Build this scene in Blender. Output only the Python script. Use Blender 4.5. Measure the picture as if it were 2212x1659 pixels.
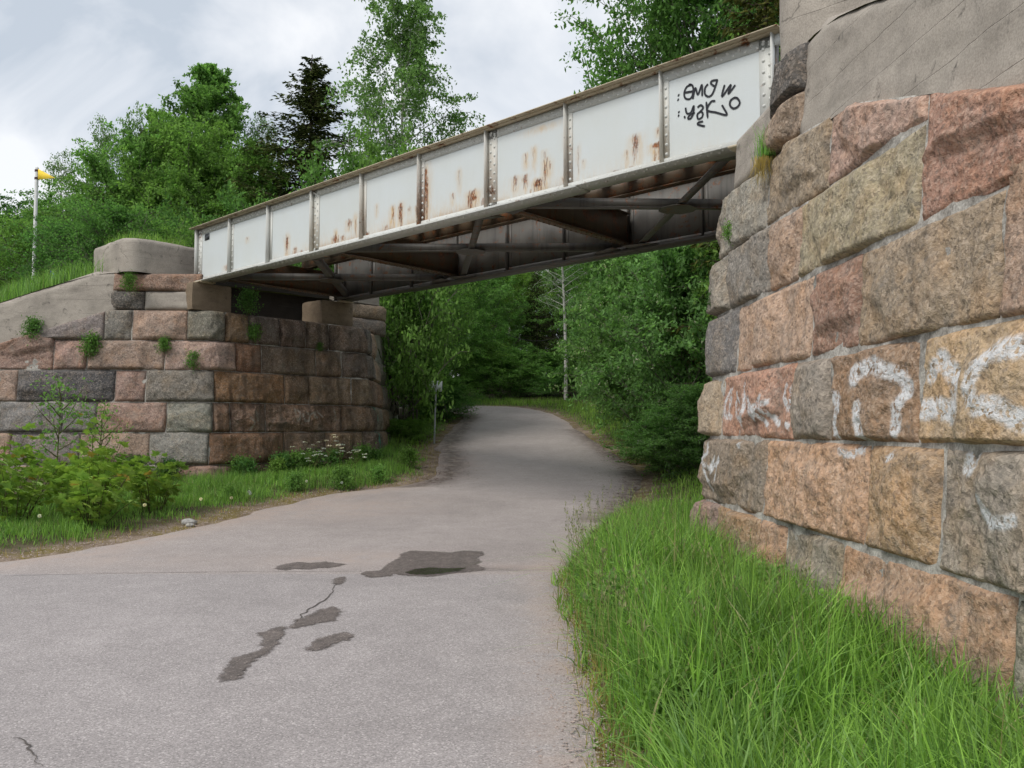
import bpy, math, random
import numpy as np
from mathutils import Vector

for o in list(bpy.data.objects):
    bpy.data.objects.remove(o)
SC = bpy.context.scene
COL = SC.collection
R_ = math.radians

# ------------------------------------------------------------------ camera
cd = bpy.data.cameras.new('camera')
cd.sensor_width = 36.0
cd.lens = 36.0 * 1750 / 2212
cd.clip_start = 0.05
cd.clip_end = 2000
cam = bpy.data.objects.new('camera', cd)
COL.objects.link(cam)
cam.location = (0, 0, 1.55)
cam.rotation_euler = (R_(90 + 3.09), 0, 0)
SC.camera = cam

# ------------------------------------------------------------------ sky
SUN = Vector((-0.50, -0.55, 0.80)).normalized()
W = bpy.data.worlds.new('World')
SC.world = W
W.use_nodes = True
wt = W.node_tree
wt.nodes.clear()
def wn(t, **k):
    n = wt.nodes.new(t)
    for a, b in k.items():
        setattr(n, a, b)
    return n
w_out = wn('ShaderNodeOutputWorld')
w_bg = wn('ShaderNodeBackground')
w_bg.inputs[1].default_value = 0.1
w_sky = wn('ShaderNodeTexSky', sky_type='NISHITA', sun_disc=False)
w_sky.sun_elevation = math.asin(SUN.z)
w_sky.sun_rotation = math.atan2(SUN.x, SUN.y)
w_tc = wn('ShaderNodeTexCoord')
w_sep = wn('ShaderNodeSeparateXYZ')
wt.links.new(w_tc.outputs['Generated'], w_sep.inputs[0])
w_add = wn('ShaderNodeMath', operation='ADD'); w_add.inputs[1].default_value = 0.30
w_abs = wn('ShaderNodeMath', operation='ABSOLUTE')
wt.links.new(w_sep.outputs[2], w_abs.inputs[0])
wt.links.new(w_abs.outputs[0], w_add.inputs[0])
w_dx = wn('ShaderNodeMath', operation='DIVIDE'); w_dy = wn('ShaderNodeMath', operation='DIVIDE')
wt.links.new(w_sep.outputs[0], w_dx.inputs[0]); wt.links.new(w_add.outputs[0], w_dx.inputs[1])
wt.links.new(w_sep.outputs[1], w_dy.inputs[0]); wt.links.new(w_add.outputs[0], w_dy.inputs[1])
w_cmb = wn('ShaderNodeCombineXYZ')
wt.links.new(w_dx.outputs[0], w_cmb.inputs[0]); wt.links.new(w_dy.outputs[0], w_cmb.inputs[1])
w_cmb.inputs[2].default_value = 8.3
w_n1 = wn('ShaderNodeTexNoise'); w_n1.inputs['Scale'].default_value = 2.1; w_n1.inputs['Detail'].default_value = 6; w_n1.inputs['Roughness'].default_value = 0.55; w_n1.inputs['Distortion'].default_value = 0.5
wt.links.new(w_cmb.outputs[0], w_n1.inputs['Vector'])
w_r1 = wn('ShaderNodeValToRGB')
e = w_r1.color_ramp.elements
e[0].position = 0.40; e[0].color = (3.9, 4.3, 4.8, 1)
e[1].position = 0.60; e[1].color = (6.5, 6.6, 6.75, 1)
m = w_r1.color_ramp.elements.new(0.49); m.color = (5.2, 5.45, 5.8, 1)
wt.links.new(w_n1.outputs['Fac'], w_r1.inputs[0])
w_mx = wn('ShaderNodeMix', data_type='RGBA'); w_mx.inputs[0].default_value = 0.90
wt.links.new(w_sky.outputs[0], w_mx.inputs[6]); wt.links.new(w_r1.outputs[0], w_mx.inputs[7])
wt.links.new(w_mx.outputs[2], w_bg.inputs[0])
wt.links.new(w_bg.outputs[0], w_out.inputs[0])

# ------------------------------------------------------------------ sun through thin cloud, exposure
sl = bpy.data.lights.new('sun', 'SUN'); sl.energy = 1.5; sl.angle = R_(25); sl.color = (1.0, 0.96, 0.9)
so = bpy.data.objects.new('sun', sl); COL.objects.link(so)
so.rotation_euler = SUN.to_track_quat('Z', 'Y').to_euler(); so.location = (-20, -20, 40)
SC.view_settings.view_transform = 'Standard'
SC.view_settings.look = 'None'
SC.view_settings.gamma = 1
SC.view_settings.use_curve_mapping = False
SC.view_settings.exposure = 0.66
SC.cycles.max_bounces = 10
SC.cycles.diffuse_bounces = 7
SC.cycles.use_adaptive_sampling = True
SC.cycles.adaptive_threshold = 0.02
SC.cycles.caustics_reflective = False
SC.cycles.caustics_refractive = False
SC.cycles.glossy_bounces = 2
SC.cycles.transmission_bounces = 8
SC.cycles.transparent_max_bounces = 8
SC.cycles.use_denoising = True

# ================================================================== helpers
rng = np.random.default_rng(7)
LOCW = {}                                   # world origin of each object (no rotation on parents)

def tag(o, label=None, cat=None, group=None, kind=None):
    if label: o['label'] = label
    if cat: o['category'] = cat
    if group: o['group'] = group
    if kind: o['kind'] = kind
    return o

def empty(name, loc):
    o = bpy.data.objects.new(name, None)
    COL.objects.link(o)
    o.location = loc
    o.empty_display_size = 0.2
    LOCW[o.name] = np.array(loc, float)
    return o

def mesh_np(name, V, F):
    me = bpy.data.meshes.new(name)
    V = np.asarray(V, np.float32); F = np.asarray(F, np.int32)
    k = F.shape[1]
    me.vertices.add(len(V)); me.vertices.foreach_set('co', V.ravel())
    me.loops.add(F.size); me.loops.foreach_set('vertex_index', F.ravel())
    me.polygons.add(len(F)); me.polygons.foreach_set('loop_start', np.arange(0, F.size, k, dtype=np.int32))
    me.update(calc_edges=True)
    return me

def mk(name, V, F, mat, parent=None, smooth=False, origin=None, attrs=None):
    """one mesh object from world-space points"""
    V = np.asarray(V, float)
    if origin is None:
        origin = np.array([(V[:, 0].min() + V[:, 0].max()) / 2, (V[:, 1].min() + V[:, 1].max()) / 2, V[:, 2].min()])
    origin = np.asarray(origin, float)
    me = mesh_np(name, V - origin, F)
    me.materials.append(mat)
    if smooth:
        me.polygons.foreach_set('use_smooth', np.ones(len(me.polygons), bool))
    for an, av in (attrs or {}).items():
        at = me.attributes.new(an, 'FLOAT', 'POINT')
        at.data.foreach_set('value', np.asarray(av, np.float32))
    o = bpy.data.objects.new(name, me)
    COL.objects.link(o)
    LOCW[o.name] = origin
    if parent is not None:
        o.parent = parent
        o.location = origin - LOCW[parent.name]
    else:
        o.location = origin
    return o

def inst(name, me, world, parent, scale=None, rot=None):
    o = bpy.data.objects.new(name, me)
    COL.objects.link(o)
    o.parent = parent
    o.location = np.asarray(world, float) - LOCW[parent.name]
    if rot is not None: o.rotation_euler = rot
    if scale is not None: o.scale = scale
    return o

class MB:
    """collects quads"""
    def __init__(s): s.V = []; s.F = []; s.n = 0
    def add(s, V, F):
        V = np.asarray(V, float).reshape(-1, 3); F = np.asarray(F, int)
        if F.shape[1] == 3: F = np.c_[F, F[:, 2]]
        s.V.append(V); s.F.append(F + s.n); s.n += len(V)
        return s
    def hexa(s, P8):
        return s.add(P8, [(0, 3, 2, 1), (4, 5, 6, 7), (0, 1, 5, 4), (1, 2, 6, 5), (2, 3, 7, 6), (3, 0, 4, 7)])
    def bar(s, a, b, w, h, up=(0, 0, 1)):
        """box along a-b, w wide (sideways), h high, centred"""
        a = np.asarray(a, float); b = np.asarray(b, float); d = b - a; d = d / np.linalg.norm(d)
        up = np.asarray(up, float); x = np.cross(d, up); x /= np.linalg.norm(x); y = np.cross(x, d)
        c = [(-1, -1), (1, -1), (1, 1), (-1, 1)]
        return s.hexa([a + x * w / 2 * i + y * h / 2 * j for i, j in c] + [b + x * w / 2 * i + y * h / 2 * j for i, j in c])
    def tube(s, P, R, n=6):
        V, F = tube(P, R, n)
        return s.add(V, F)
    def arrays(s): return np.concatenate(s.V), np.concatenate(s.F)
    def build(s, name, mat, parent=None, **k):
        V, F = s.arrays()
        return mk(name, V, F, mat, parent, **k)

def tube(P, R, n=6):
    P = np.asarray(P, float); R = np.broadcast_to(np.asarray(R, float), (len(P),))
    T = np.gradient(P, axis=0); T /= np.linalg.norm(T, axis=1)[:, None] + 1e-9
    ref = np.array([0, 0, 1.0]) if abs(T[:, 2]).mean() < 0.9 else np.array([1.0, 0, 0])
    X = np.cross(T, ref); X /= np.linalg.norm(X, axis=1)[:, None] + 1e-9
    Y = np.cross(T, X)
    a = np.arange(n) / n * 2 * np.pi
    V = P[:, None] + R[:, None, None] * (X[:, None] * np.cos(a)[None, :, None] + Y[:, None] * np.sin(a)[None, :, None])
    i = np.arange(len(P) - 1)[:, None] * n; j = np.arange(n)[None]; k = (j + 1) % n
    F = np.stack([i + j, i + k, i + n + k, i + n + j], -1).reshape(-1, 4)
    return V.reshape(-1, 3), F

def _h(i, j, k, s):
    n = (i * 374761393 + j * 668265263 + k * 2147483647 + s * 1274126177) & 0x7fffffff
    n = ((n ^ (n >> 13)) * 1274126177) & 0x7fffffff
    return ((n ^ (n >> 16)) & 0xffff) / 65535.0

def vnoise(P, seed=0):
    P = np.asarray(P, float)
    I = np.floor(P).astype(np.int64); f = P - I; f = f * f * (3 - 2 * f)
    out = 0
    for dx in (0, 1):
        for dy in (0, 1):
            for dz in (0, 1):
                w = (f[..., 0] if dx else 1 - f[..., 0]) * (f[..., 1] if dy else 1 - f[..., 1]) * (f[..., 2] if dz else 1 - f[..., 2])
                out = out + w * _h(I[..., 0] + dx, I[..., 1] + dy, I[..., 2] + dz, seed)
    return out

def fbm(P, oct=4, seed=0, gain=0.5):
    a, s, t = 1.0, 0.0, 0.0
    P = np.asarray(P, float)
    for o in range(oct):
        s = s + a * (vnoise(P, seed + o * 17) - 0.5); t += a; a *= gain; P = P * 2.03 + 5.1
    return s / t * 2

def sstep(a, b, x):
    t = np.clip((np.asarray(x, float) - a) / (b - a), 0, 1)
    return t * t * (3 - 2 * t)

def gridF(nu, nv):
    i = np.arange(nu - 1)[:, None]; j = np.arange(nv - 1)[None]
    a = i * nv + j
    return np.stack([a, a + nv, a + nv + 1, a + 1], -1).reshape(-1, 4)

# ------------------------------------------------------------------ materials
class NT:
    def __init__(s, name):
        s.m = bpy.data.materials.new(name); s.m.use_nodes = True
        s.t = s.m.node_tree; s.t.nodes.clear()
        s.out = s.t.nodes.new('ShaderNodeOutputMaterial')
    def n(s, typ, props=None, **inp):
        n = s.t.nodes.new(typ)
        for a, b in (props or {}).items(): setattr(n, a, b)
        for a, b in inp.items():
            k = int(a[1:]) if a[0] == 'i' and a[1:].isdigit() else a.replace('_', ' ')
            if isinstance(b, bpy.types.NodeSocket): s.t.links.new(b, n.inputs[k])
            else: n.inputs[k].default_value = b
        return n
    def pos(s): return s.n('ShaderNodeNewGeometry').outputs['Position']
    def noise(s, vec, scale, detail=4, rough=0.55, dist=0.0, col=False):
        n = s.n('ShaderNodeTexNoise', Vector=vec, Scale=float(scale), Detail=float(detail), Roughness=rough, Distortion=dist)
        return n.outputs['Color' if col else 'Fac']
    def ramp(s, fac, stops):
        n = s.n('ShaderNodeValToRGB', i0=fac); r = n.color_ramp
        while len(r.elements) < len(stops): r.elements.new(0.5)
        for e, (p, c) in zip(r.elements, stops):
            e.position = p; e.color = (c, c, c, 1) if isinstance(c, (int, float)) else (*c, 1)
        return n.outputs[0]
    def mix(s, f, a, b, mode='MIX'):
        n = s.n('ShaderNodeMix', {'data_type': 'RGBA', 'blend_type': mode})
        for k, v in ((0, f), (6, a), (7, b)):
            if isinstance(v, bpy.types.NodeSocket): s.t.links.new(v, n.inputs[k])
            elif k == 0: n.inputs[0].default_value = v
            else: n.inputs[k].default_value = (v, v, v, 1) if isinstance(v, (int, float)) else (*v, 1)
        return n.outputs[2]
    def math(s, op, a, b=0.0, clamp=False):
        return s.n('ShaderNodeMath', {'operation': op, 'use_clamp': clamp}, i0=a, i1=b).outputs[0]
    def attr(s, name, typ='GEOMETRY', out='Fac'):
        return s.n('ShaderNodeAttribute', {'attribute_name': name, 'attribute_type': typ}).outputs[out]
    def scaled(s, vec, sc):
        return s.n('ShaderNodeVectorMath', {'operation': 'MULTIPLY'}, i0=vec, i1=sc).outputs[0]
    def bump(s, h, strength=0.5, dist=0.02, normal=None):
        n = s.n('ShaderNodeBump', Height=h, Strength=strength, Distance=dist)
        if normal is not None: s.t.links.new(normal, n.inputs['Normal'])
        return n.outputs[0]
    def bsdf(s, color, rough=0.8, normal=None, spec=0.3, metal=0.0):
        n = s.n('ShaderNodeBsdfPrincipled', Metallic=metal)
        for k, v in (('Base Color', color), ('Roughness', rough), ('Specular IOR Level', spec), ('Normal', normal)):
            if v is None: continue
            if isinstance(v, bpy.types.NodeSocket): s.t.links.new(v, n.inputs[k])
            elif k == 'Base Color': n.inputs[k].default_value = (*v, 1)
            else: n.inputs[k].default_value = v
        s.t.links.new(n.outputs[0], s.out.inputs[0])
        return n
    def done(s): return s.m

M = {}
def mat_stone(name, paintcol=(0.62, 0.63, 0.64), stain=0.0):
    t = NT(name); p = t.pos()
    base = t.n('ShaderNodeObjectInfo').outputs['Color']
    nb = t.n('ShaderNodeTexNoise', Vector=p, Scale=3.2, Detail=4.0, Roughness=0.62, Distortion=0.4)
    sp = t.n('ShaderNodeSeparateColor', Color=nb.outputs['Color'])
    ng = t.n('ShaderNodeTexVoronoi', Vector=t.mix(0.035, p, nb.outputs['Color']), Scale=48.0)
    sg = t.n('ShaderNodeSeparateColor', Color=ng.outputs['Color'])
    grain = sg.outputs[0]; mid = t.noise(p, 11.0, 4, 0.70, 0.0)
    c = t.mix(1.0, base, t.ramp(mid, [(0.30, 0.58), (0.48, 0.98), (0.62, 1.12), (0.78, 1.28)]), 'MULTIPLY')
    # feldspar crystals and dark mica
    c = t.mix(t.ramp(grain, [(0.45, 0.0), (0.95, 0.52)]), c, t.mix(0.55, t.mix(1.0, c, (1.55, 1.5, 1.45), 'MULTIPLY'), (0.50, 0.43, 0.37)))
    c = t.mix(t.ramp(sg.outputs[1], [(0.68, 0.0), (0.97, 0.48)]), c, (0.055, 0.048, 0.043))
    c = t.mix(t.ramp(sp.outputs[0], [(0.45, 0.0), (0.68, 0.5)]), c, t.mix(1.0, c, (1.10, 0.90, 0.68), 'MULTIPLY'))
    c = t.mix(t.ramp(sp.outputs[1], [(0.52, 0.0), (0.70, 0.45)]), c, (0.215, 0.20, 0.175))
    c = t.mix(t.ramp(sp.outputs[2], [(0.58, 0.0), (0.76, 0.55)]), c, (0.06, 0.053, 0.047))
    if stain:
        n5 = t.noise(t.scaled(p, (2.2, 2.2, 0.22)), 2.1, 3, 0.6, 0.3)
        c = t.mix(t.ramp(n5, [(0.44, 0.0), (0.60, stain)]), c, (0.045, 0.036, 0.029))
    # paint left by spray cans, worn off the high points
    pa = t.attr('paint')
    wear = t.ramp(t.math('ADD', t.math('MULTIPLY', sg.outputs[2], 0.35), mid), [(0.46, 0.0), (0.70, 0.9)])
    c = t.mix(t.math('MULTIPLY', pa, wear), c, paintcol)
    hgt = t.math('ADD', mid, t.math('MULTIPLY', grain, 0.10))
    t.bsdf(c, 0.88, t.bump(hgt, 0.70, 0.055), 0.22)
    return t.done()
M['stone'] = mat_stone('granite')
M['stone_wet'] = mat_stone('granite_water_stained', (0.33, 0.30, 0.26), 0.5)
M['stone_teal'] = mat_stone('granite_teal_paint', (0.07, 0.30, 0.22), 0.4)

def mat_mortar():
    t = NT('lime_mortar'); p = t.pos()
    a = t.noise(p, 6, 4, 0.65); b = t.noise(p, 60, 2, 0.7)
    c = t.mix(t.ramp(a, [(0.34, 0.0), (0.62, 1.0)]), (0.17, 0.155, 0.135), (0.50, 0.475, 0.43))
    c = t.mix(1.0, c, t.ramp(b, [(0.3, 0.65), (0.7, 1.2)]), 'MULTIPLY')
    t.bsdf(c, 0.92, t.bump(b, 0.6, 0.01), 0.2)
    return t.done()
M['mortar'] = mat_mortar()

def mat_concrete(name, col):
    t = NT(name); p = t.pos()
    big = t.noise(p, 1.6, 6, 0.6, 0.4)
    str_ = t.noise(t.scaled(p, (0.8, 0.8, 2.6)), 2.0, 4, 0.65, 0.4)
    fine = t.noise(p, 70, 4, 0.7)
    c = t.mix(t.ramp(big, [(0.35, 0.0), (0.66, 1.0)]), tuple(x * 0.72 for x in col), col)
    c = t.mix(t.ramp(str_, [(0.50, 0.0), (0.72, 0.45)]), c, tuple(x * 0.42 for x in col))
    c = t.mix(1.0, c, t.ramp(fine, [(0.3, 0.72), (0.7, 1.22)]), 'MULTIPLY')
    n4 = t.noise(p, 5, 5, 0.7, 0.6)
    c = t.mix(t.ramp(n4, [(0.60, 0.0), (0.70, 0.75)]), c, (0.06, 0.056, 0.05))
    # shuttering board marks and hairline cracks
    z = t.n('ShaderNodeSeparateXYZ', Vector=p).outputs[2]
    zz = t.math('ADD', z, t.math('MULTIPLY', t.noise(p, 0.9, 3, 0.5), 0.05))
    saw = t.math('FRACT', t.math('MULTIPLY', zz, 3.1))
    line = t.ramp(saw, [(0.0, 0.0), (0.014, 1.0), (0.986, 1.0), (1.0, 0.0)])
    lmask = t.ramp(t.noise(p, 1.9, 4, 0.6), [(0.50, 0.0), (0.60, 0.8)])
    c = t.mix(t.math('MULTIPLY', t.math('SUBTRACT', 1.0, line), lmask), c, (0.12, 0.105, 0.09))
    c = t.mix(t.ramp(fine, [(0.66, 0.0), (0.74, 0.7)]), c, (0.07, 0.063, 0.055))
    vor = t.n('ShaderNodeTexVoronoi', {'feature': 'DISTANCE_TO_EDGE'}, Vector=t.mix(0.22, p, t.noise(p, 3, 4, 0.6, col=True)), Scale=1.5).outputs['Distance']
    cr = t.ramp(vor, [(0.0, 1.0), (0.012, 0.0)])
    crm = t.ramp(t.noise(p, 0.8, 3), [(0.60, 0.0), (0.66, 0.6)])
    c = t.mix(t.math('MULTIPLY', cr, crm), c, (0.05, 0.045, 0.04))
    h = t.math('ADD', t.math('MULTIPLY', line, 0.5), t.math('MULTIPLY', n4, 0.9))
    t.bsdf(c, 0.9, t.bump(h, 0.55, 0.02), 0.2)
    return t.done()
M['concrete'] = mat_concrete('board_marked_concrete', (0.400, 0.358, 0.308))
M['seat_shade'] = mat_concrete('shade_dark_concrete', (0.055, 0.048, 0.042))  # near-black colour paints in the deep shade behind the bridge seat
M['pad'] = mat_concrete('bearing_pad_stone', (0.26, 0.20, 0.14))

RUST = (0.16, 0.045, 0.014)
def mat_paint(name, col, grime, rustn):
    t = NT(name); p = t.pos()
    big = t.noise(p, 1.3, 5, 0.6)
    c = t.mix(t.ramp(big, [(0.35, 0.0), (0.7, 0.35)]), col, tuple(a * b for a, b in zip(col, (0.92, 0.88, 0.78))))
    ver = t.noise(t.scaled(p, (5, 5, 0.35)), 2.0, 5, 0.6)
    c = t.mix(t.ramp(ver, [(0.5, 0.0), (0.75, grime)]), c, tuple(x * 0.45 for x in col))
    # yellow run-off and rust painted by the weather at places of their own
    ye = t.attr('yellow'); ru = t.attr('rust')
    nn = t.noise(t.scaled(p, (9, 9, 2.2)), 2.4, 4, 0.72)
    c = t.mix(t.math('MULTIPLY', ye, t.ramp(nn, [(0.30, 0.1), (0.62, 0.85)])), c, (0.54, 0.345, 0.135))
    rm = t.math('MULTIPLY', ru, t.ramp(t.noise(t.scaled(p, (16, 16, 4)), 3.0, 4, 0.75), [(0.36, 0.0), (0.46, 1.0)]), True)
    rcol = t.mix(t.ramp(t.noise(p, 26, 3, 0.7), [(0.35, 0.0), (0.65, 1.0)]), (0.055, 0.024, 0.014), (0.30, 0.105, 0.03))
    c = t.mix(rm, c, rcol)
    if rustn:
        gn = t.noise(p, 5.5, 5, 0.72, 0.5)
        c = t.mix(t.ramp(gn, [(0.62 - rustn * 0.25, 0.0), (0.72 - rustn * 0.2, 1.0)]), c, rcol)
    h = t.noise(p, 24, 2, 0.6)
    t.bsdf(c, 0.5, t.bump(t.math('ADD', h, t.math('MULTIPLY', rm, 0.5)), 0.12, 0.01), 0.35)
    return t.done()
M['paint'] = mat_paint('off_white_steel_paint', (0.570, 0.610, 0.618), 0.03, 0.0)
M['paint_edge'] = mat_paint('weathered_steel_paint', (0.580, 0.592, 0.570), 0.12, 0.05)
M['paint_rusty'] = mat_paint('rusty_flange_paint', (0.50, 0.43, 0.31), 0.35, 0.33)
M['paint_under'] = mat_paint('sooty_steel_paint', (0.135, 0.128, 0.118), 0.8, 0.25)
M['paint_brown'] = mat_paint('brown_steel', (0.125, 0.090, 0.058), 0.6, 0.4)

def mat_plain(name, col, rough=0.7, var=0.2, scale=20, bump=0.2, spec=0.3, metal=0.0):
    t = NT(name); p = t.pos(); n = t.noise(p, scale, 5, 0.65)
    c = t.mix(1.0, col, t.ramp(n, [(0.3, 1 - var), (0.7, 1 + var)]), 'MULTIPLY')
    t.bsdf(c, rough, t.bump(n, bump, 0.01), spec, metal)
    return t.done()
M['timber'] = mat_plain('tarred_timber', (0.035, 0.03, 0.026), 0.8, 0.4, 14)
M['rail'] = mat_plain('rail_steel', (0.11, 0.06, 0.035), 0.6, 0.3, 20)
M['ink'] = mat_plain('black_marker_paint', (0.012, 0.013, 0.018), 0.45, 0.3, 60)
M['plate_dark'] = mat_plain('dark_name_plate', (0.045, 0.05, 0.055), 0.4, 0.4, 90)
M['pole'] = mat_plain('white_pole_paint', (0.72, 0.72, 0.70), 0.5, 0.12, 8)
M['yellow'] = mat_plain('yellow_sign_paint', (0.84, 0.60, 0.05), 0.5, 0.08, 8)
M['zinc'] = mat_plain('galvanised_steel', (0.34, 0.36, 0.37), 0.45, 0.15, 12)
M['sign_back'] = mat_plain('sign_back_sheet', (0.58, 0.62, 0.62), 0.55, 0.15, 9)
M['blue'] = mat_plain('blue_paint', (0.03, 0.05, 0.30), 0.5, 0.1, 9)
M['maroon'] = mat_plain('dark_clamp', (0.06, 0.02, 0.025), 0.5, 0.1, 9)
M['rubble'] = mat_plain('pale_rubble', (0.36, 0.35, 0.33), 0.9, 0.35, 25, 0.6)
M['grit'] = mat_plain('pink_grit', (0.36, 0.29, 0.255), 0.9, 0.5, 90, 0.2)
M['litter'] = mat_plain('brown_leaf_litter', (0.10, 0.065, 0.04), 0.9, 0.5, 60, 0.2)
M['cable'] = mat_plain('black_cable', (0.03, 0.03, 0.03), 0.6)

def mat_leaf(name, col, var=0.35, trans=0.5, hue=(1.06, 1.04, 0.88), rough=0.55, dry=None, gloss=False):
    t = NT(name)
    g = t.n('ShaderNodeNewGeometry'); oi = t.n('ShaderNodeObjectInfo')
    r = g.outputs['Random Per Island']; p = g.outputs['Position']
    c = t.mix(r, tuple(x * (1 - var) for x in col), tuple(x * (1 + var) * h for x, h in zip(col, hue)))
    big = t.noise(p, 0.55 if not gloss else 1.7, 2 if gloss else 1, 0.5)
    c = t.mix(1.0, c, t.ramp(big, [(0.3, 0.72), (0.7, 1.28)]), 'MULTIPLY')
    c = t.mix(1.0, c, t.mix(oi.outputs['Random'], (0.82, 0.9, 0.95), (1.15, 1.06, 0.9)), 'MULTIPLY')
    if dry:
        rr = t.n('ShaderNodeTexWhiteNoise', {'noise_dimensions': '1D'}, W=t.math('MULTIPLY', r, 91.7)).outputs['Value']
        c = t.mix(t.ramp(rr, [(1 - dry, 0.0), (1 - dry + 0.01, 0.8)]), c, (0.38, 0.34, 0.17))
    if gloss:
        b = t.n('ShaderNodeBsdfPrincipled', Base_Color=c, Roughness=rough)
        b.inputs['Specular IOR Level'].default_value = 0.3
    else:
        b = t.n('ShaderNodeBsdfDiffuse', Color=c)
    tr = t.n('ShaderNodeBsdfTranslucent', Color=t.mix(1.0, c, (1.15, 1.30, 0.75), 'MULTIPLY'))
    mx = t.n('ShaderNodeMixShader', i0=trans, i1=b.outputs[0], i2=tr.outputs[0])
    t.t.links.new(mx.outputs[0], t.out.inputs[0])
    return t.done()
M['leaf_mid'] = mat_leaf('broad_leaf', (0.13, 0.25, 0.085))
M['leaf_bright'] = mat_leaf('fresh_broad_leaf', (0.17, 0.3, 0.098))
M['leaf_dark'] = mat_leaf('shade_leaf', (0.105, 0.205, 0.078))
M['leaf_birch'] = mat_leaf('birch_leaf', (0.14, 0.25, 0.112))
M['leaf_willow'] = mat_leaf('willow_leaf', (0.18, 0.32, 0.128))
M['needle'] = mat_leaf('spruce_needles', (0.042, 0.068, 0.03), 0.4, 0.12, (1.3, 1.0, 0.8))
M['needle_brown'] = mat_leaf('old_spruce_needles', (0.074, 0.104, 0.046), 0.45, 0.12, (1.3, 1.0, 0.7))
M['maple'] = mat_leaf('maple_leaf', (0.215, 0.365, 0.105), 0.30, 0.30, (1.2, 1.0, 0.7), 0.45, None, True)
M['maple_red'] = mat_leaf('young_maple_leaf', (0.36, 0.31, 0.1), 0.3, 0.30, (1.2, 0.9, 0.7), 0.45, None, True)
M['grass'] = mat_leaf('grass_blade', (0.16, 0.34, 0.09), 0.42, 0.35, (1.25, 1.05, 0.75), 0.45, 0.04, True)
M['grass_dry'] = mat_leaf('dry_grass_blade', (0.30, 0.25, 0.10), 0.4, 0.25, (1.1, 1.0, 0.8))
M['seed'] = mat_leaf('grass_seed_head', (0.24, 0.27, 0.13), 0.4, 0.2, (1.1, 0.95, 0.9))
M['petal'] = mat_leaf('white_flower', (0.72, 0.72, 0.66), 0.15, 0.3, (1, 1, 1))
M['catkin'] = mat_leaf('pale_catkin', (0.50, 0.50, 0.40), 0.3, 0.3, (1, 1, 1))

def mat_bark(name, col, dark, scale=6, stretch=(1, 1, 0.25), lo=0.5, hi=0.62):
    t = NT(name); p = t.pos(); n = t.noise(t.scaled(p, stretch), scale, 6, 0.7)
    c = t.mix(t.ramp(n, [(lo, 0.0), (hi, 1.0)]), col, dark)
    t.bsdf(c, 0.9, t.bump(n, 0.6, 0.02), 0.15)
    return t.done()
M['bark'] = mat_bark('grey_bark', (0.16, 0.145, 0.12), (0.05, 0.045, 0.035))
M['bark_birch'] = mat_bark('birch_bark', (0.55, 0.54, 0.50), (0.05, 0.045, 0.04), 3, (1, 1, 3), 0.56, 0.64)
M['bark_dark'] = mat_bark('spruce_bark', (0.085, 0.065, 0.05), (0.03, 0.025, 0.02))
M['stem'] = mat_bark('green_stem', (0.10, 0.11, 0.04), (0.06, 0.05, 0.025))

# ================================================================== place: bridge frame
BR = R_(47.8)
O0 = np.array([-7.405, 18.913, 0.0])
T_ = np.array([-math.sin(BR), math.cos(BR), 0.0])         # along the track, towards the far abutment
P_ = np.array([math.cos(BR), math.sin(BR), 0.0])          # across the track, away from the viewer
Z_ = np.array([0, 0, 1.0])
def L(s, t, z):
    s, t, z = np.broadcast_arrays(np.asarray(s, float), np.asarray(t, float), np.asarray(z, float))
    return O0 - T_ * s[..., None] + P_ * t[..., None] + Z_ * z[..., None]

def zroad(y):
    y = np.asarray(y, float)
    a = 0.0045 * np.clip(y - 10, 0, 12) ** 2
    b = 0.108 * np.clip(y - 22, 0, 18)
    return a + b + 0.05 * np.clip(y - 40, 0, 60)

# road edges, station by station
EDGE_L = np.array([(-16, -4), (-16, 0), (-16, 3), (-15, 5.5), (-12, 7.6), (-9.0, 8.7), (-7.4, 9.1), (-5.9, 9.5), (-4.95, 12.0), (-4.5, 14.4), (-3.75, 16.6), (-2.2, 18.2), (-1.85, 20.6), (-2.3, 25.2), (-2.15, 30), (-2.1, 34), (-2.6, 36.8), (-4.2, 38.6), (-8, 39.8), (-14, 40.5)], float)
EDGE_R = np.array([(0.28, -4), (0.30, 0), (0.38, 3.0), (0.43, 4.4), (0.46, 5.6), (0.48, 6.6), (0.48, 7.4), (0.52, 8.4), (0.80, 10.2), (1.25, 12.3), (2.05, 15.0), (2.75, 17.6), (3.1, 19.8), (2.95, 23.5), (2.45, 29), (2.1, 34), (1.3, 37.6), (-0.6, 40.6), (-4.5, 43), (-14, 44.5)], float)
def densify(E, k=10):
    n = len(E); t = np.linspace(0, n - 1, (n - 1) * k + 1)
    i = np.clip(np.floor(t).astype(int), 0, n - 2); f = (t - i)[:, None]
    p0 = E[np.clip(i - 1, 0, n - 1)]; p1 = E[i]; p2 = E[i + 1]; p3 = E[np.clip(i + 2, 0, n - 1)]
    return 0.5 * (2 * p1 + (p2 - p0) * f + (2 * p0 - 5 * p1 + 4 * p2 - p3) * f ** 2 + (3 * p1 - p0 - 3 * p2 + p3) * f ** 3)
DL = densify(EDGE_L); DR = densify(EDGE_R)
def edge_noise(D, seed, amp):
    n = fbm(np.c_[D * 1.3, np.zeros(len(D))], 4, seed)
    return D + np.c_[n * amp, n * amp * 0.5]
DL = edge_noise(DL, 3, 0.22); DR = edge_noise(DR, 9, 0.14)
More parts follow.
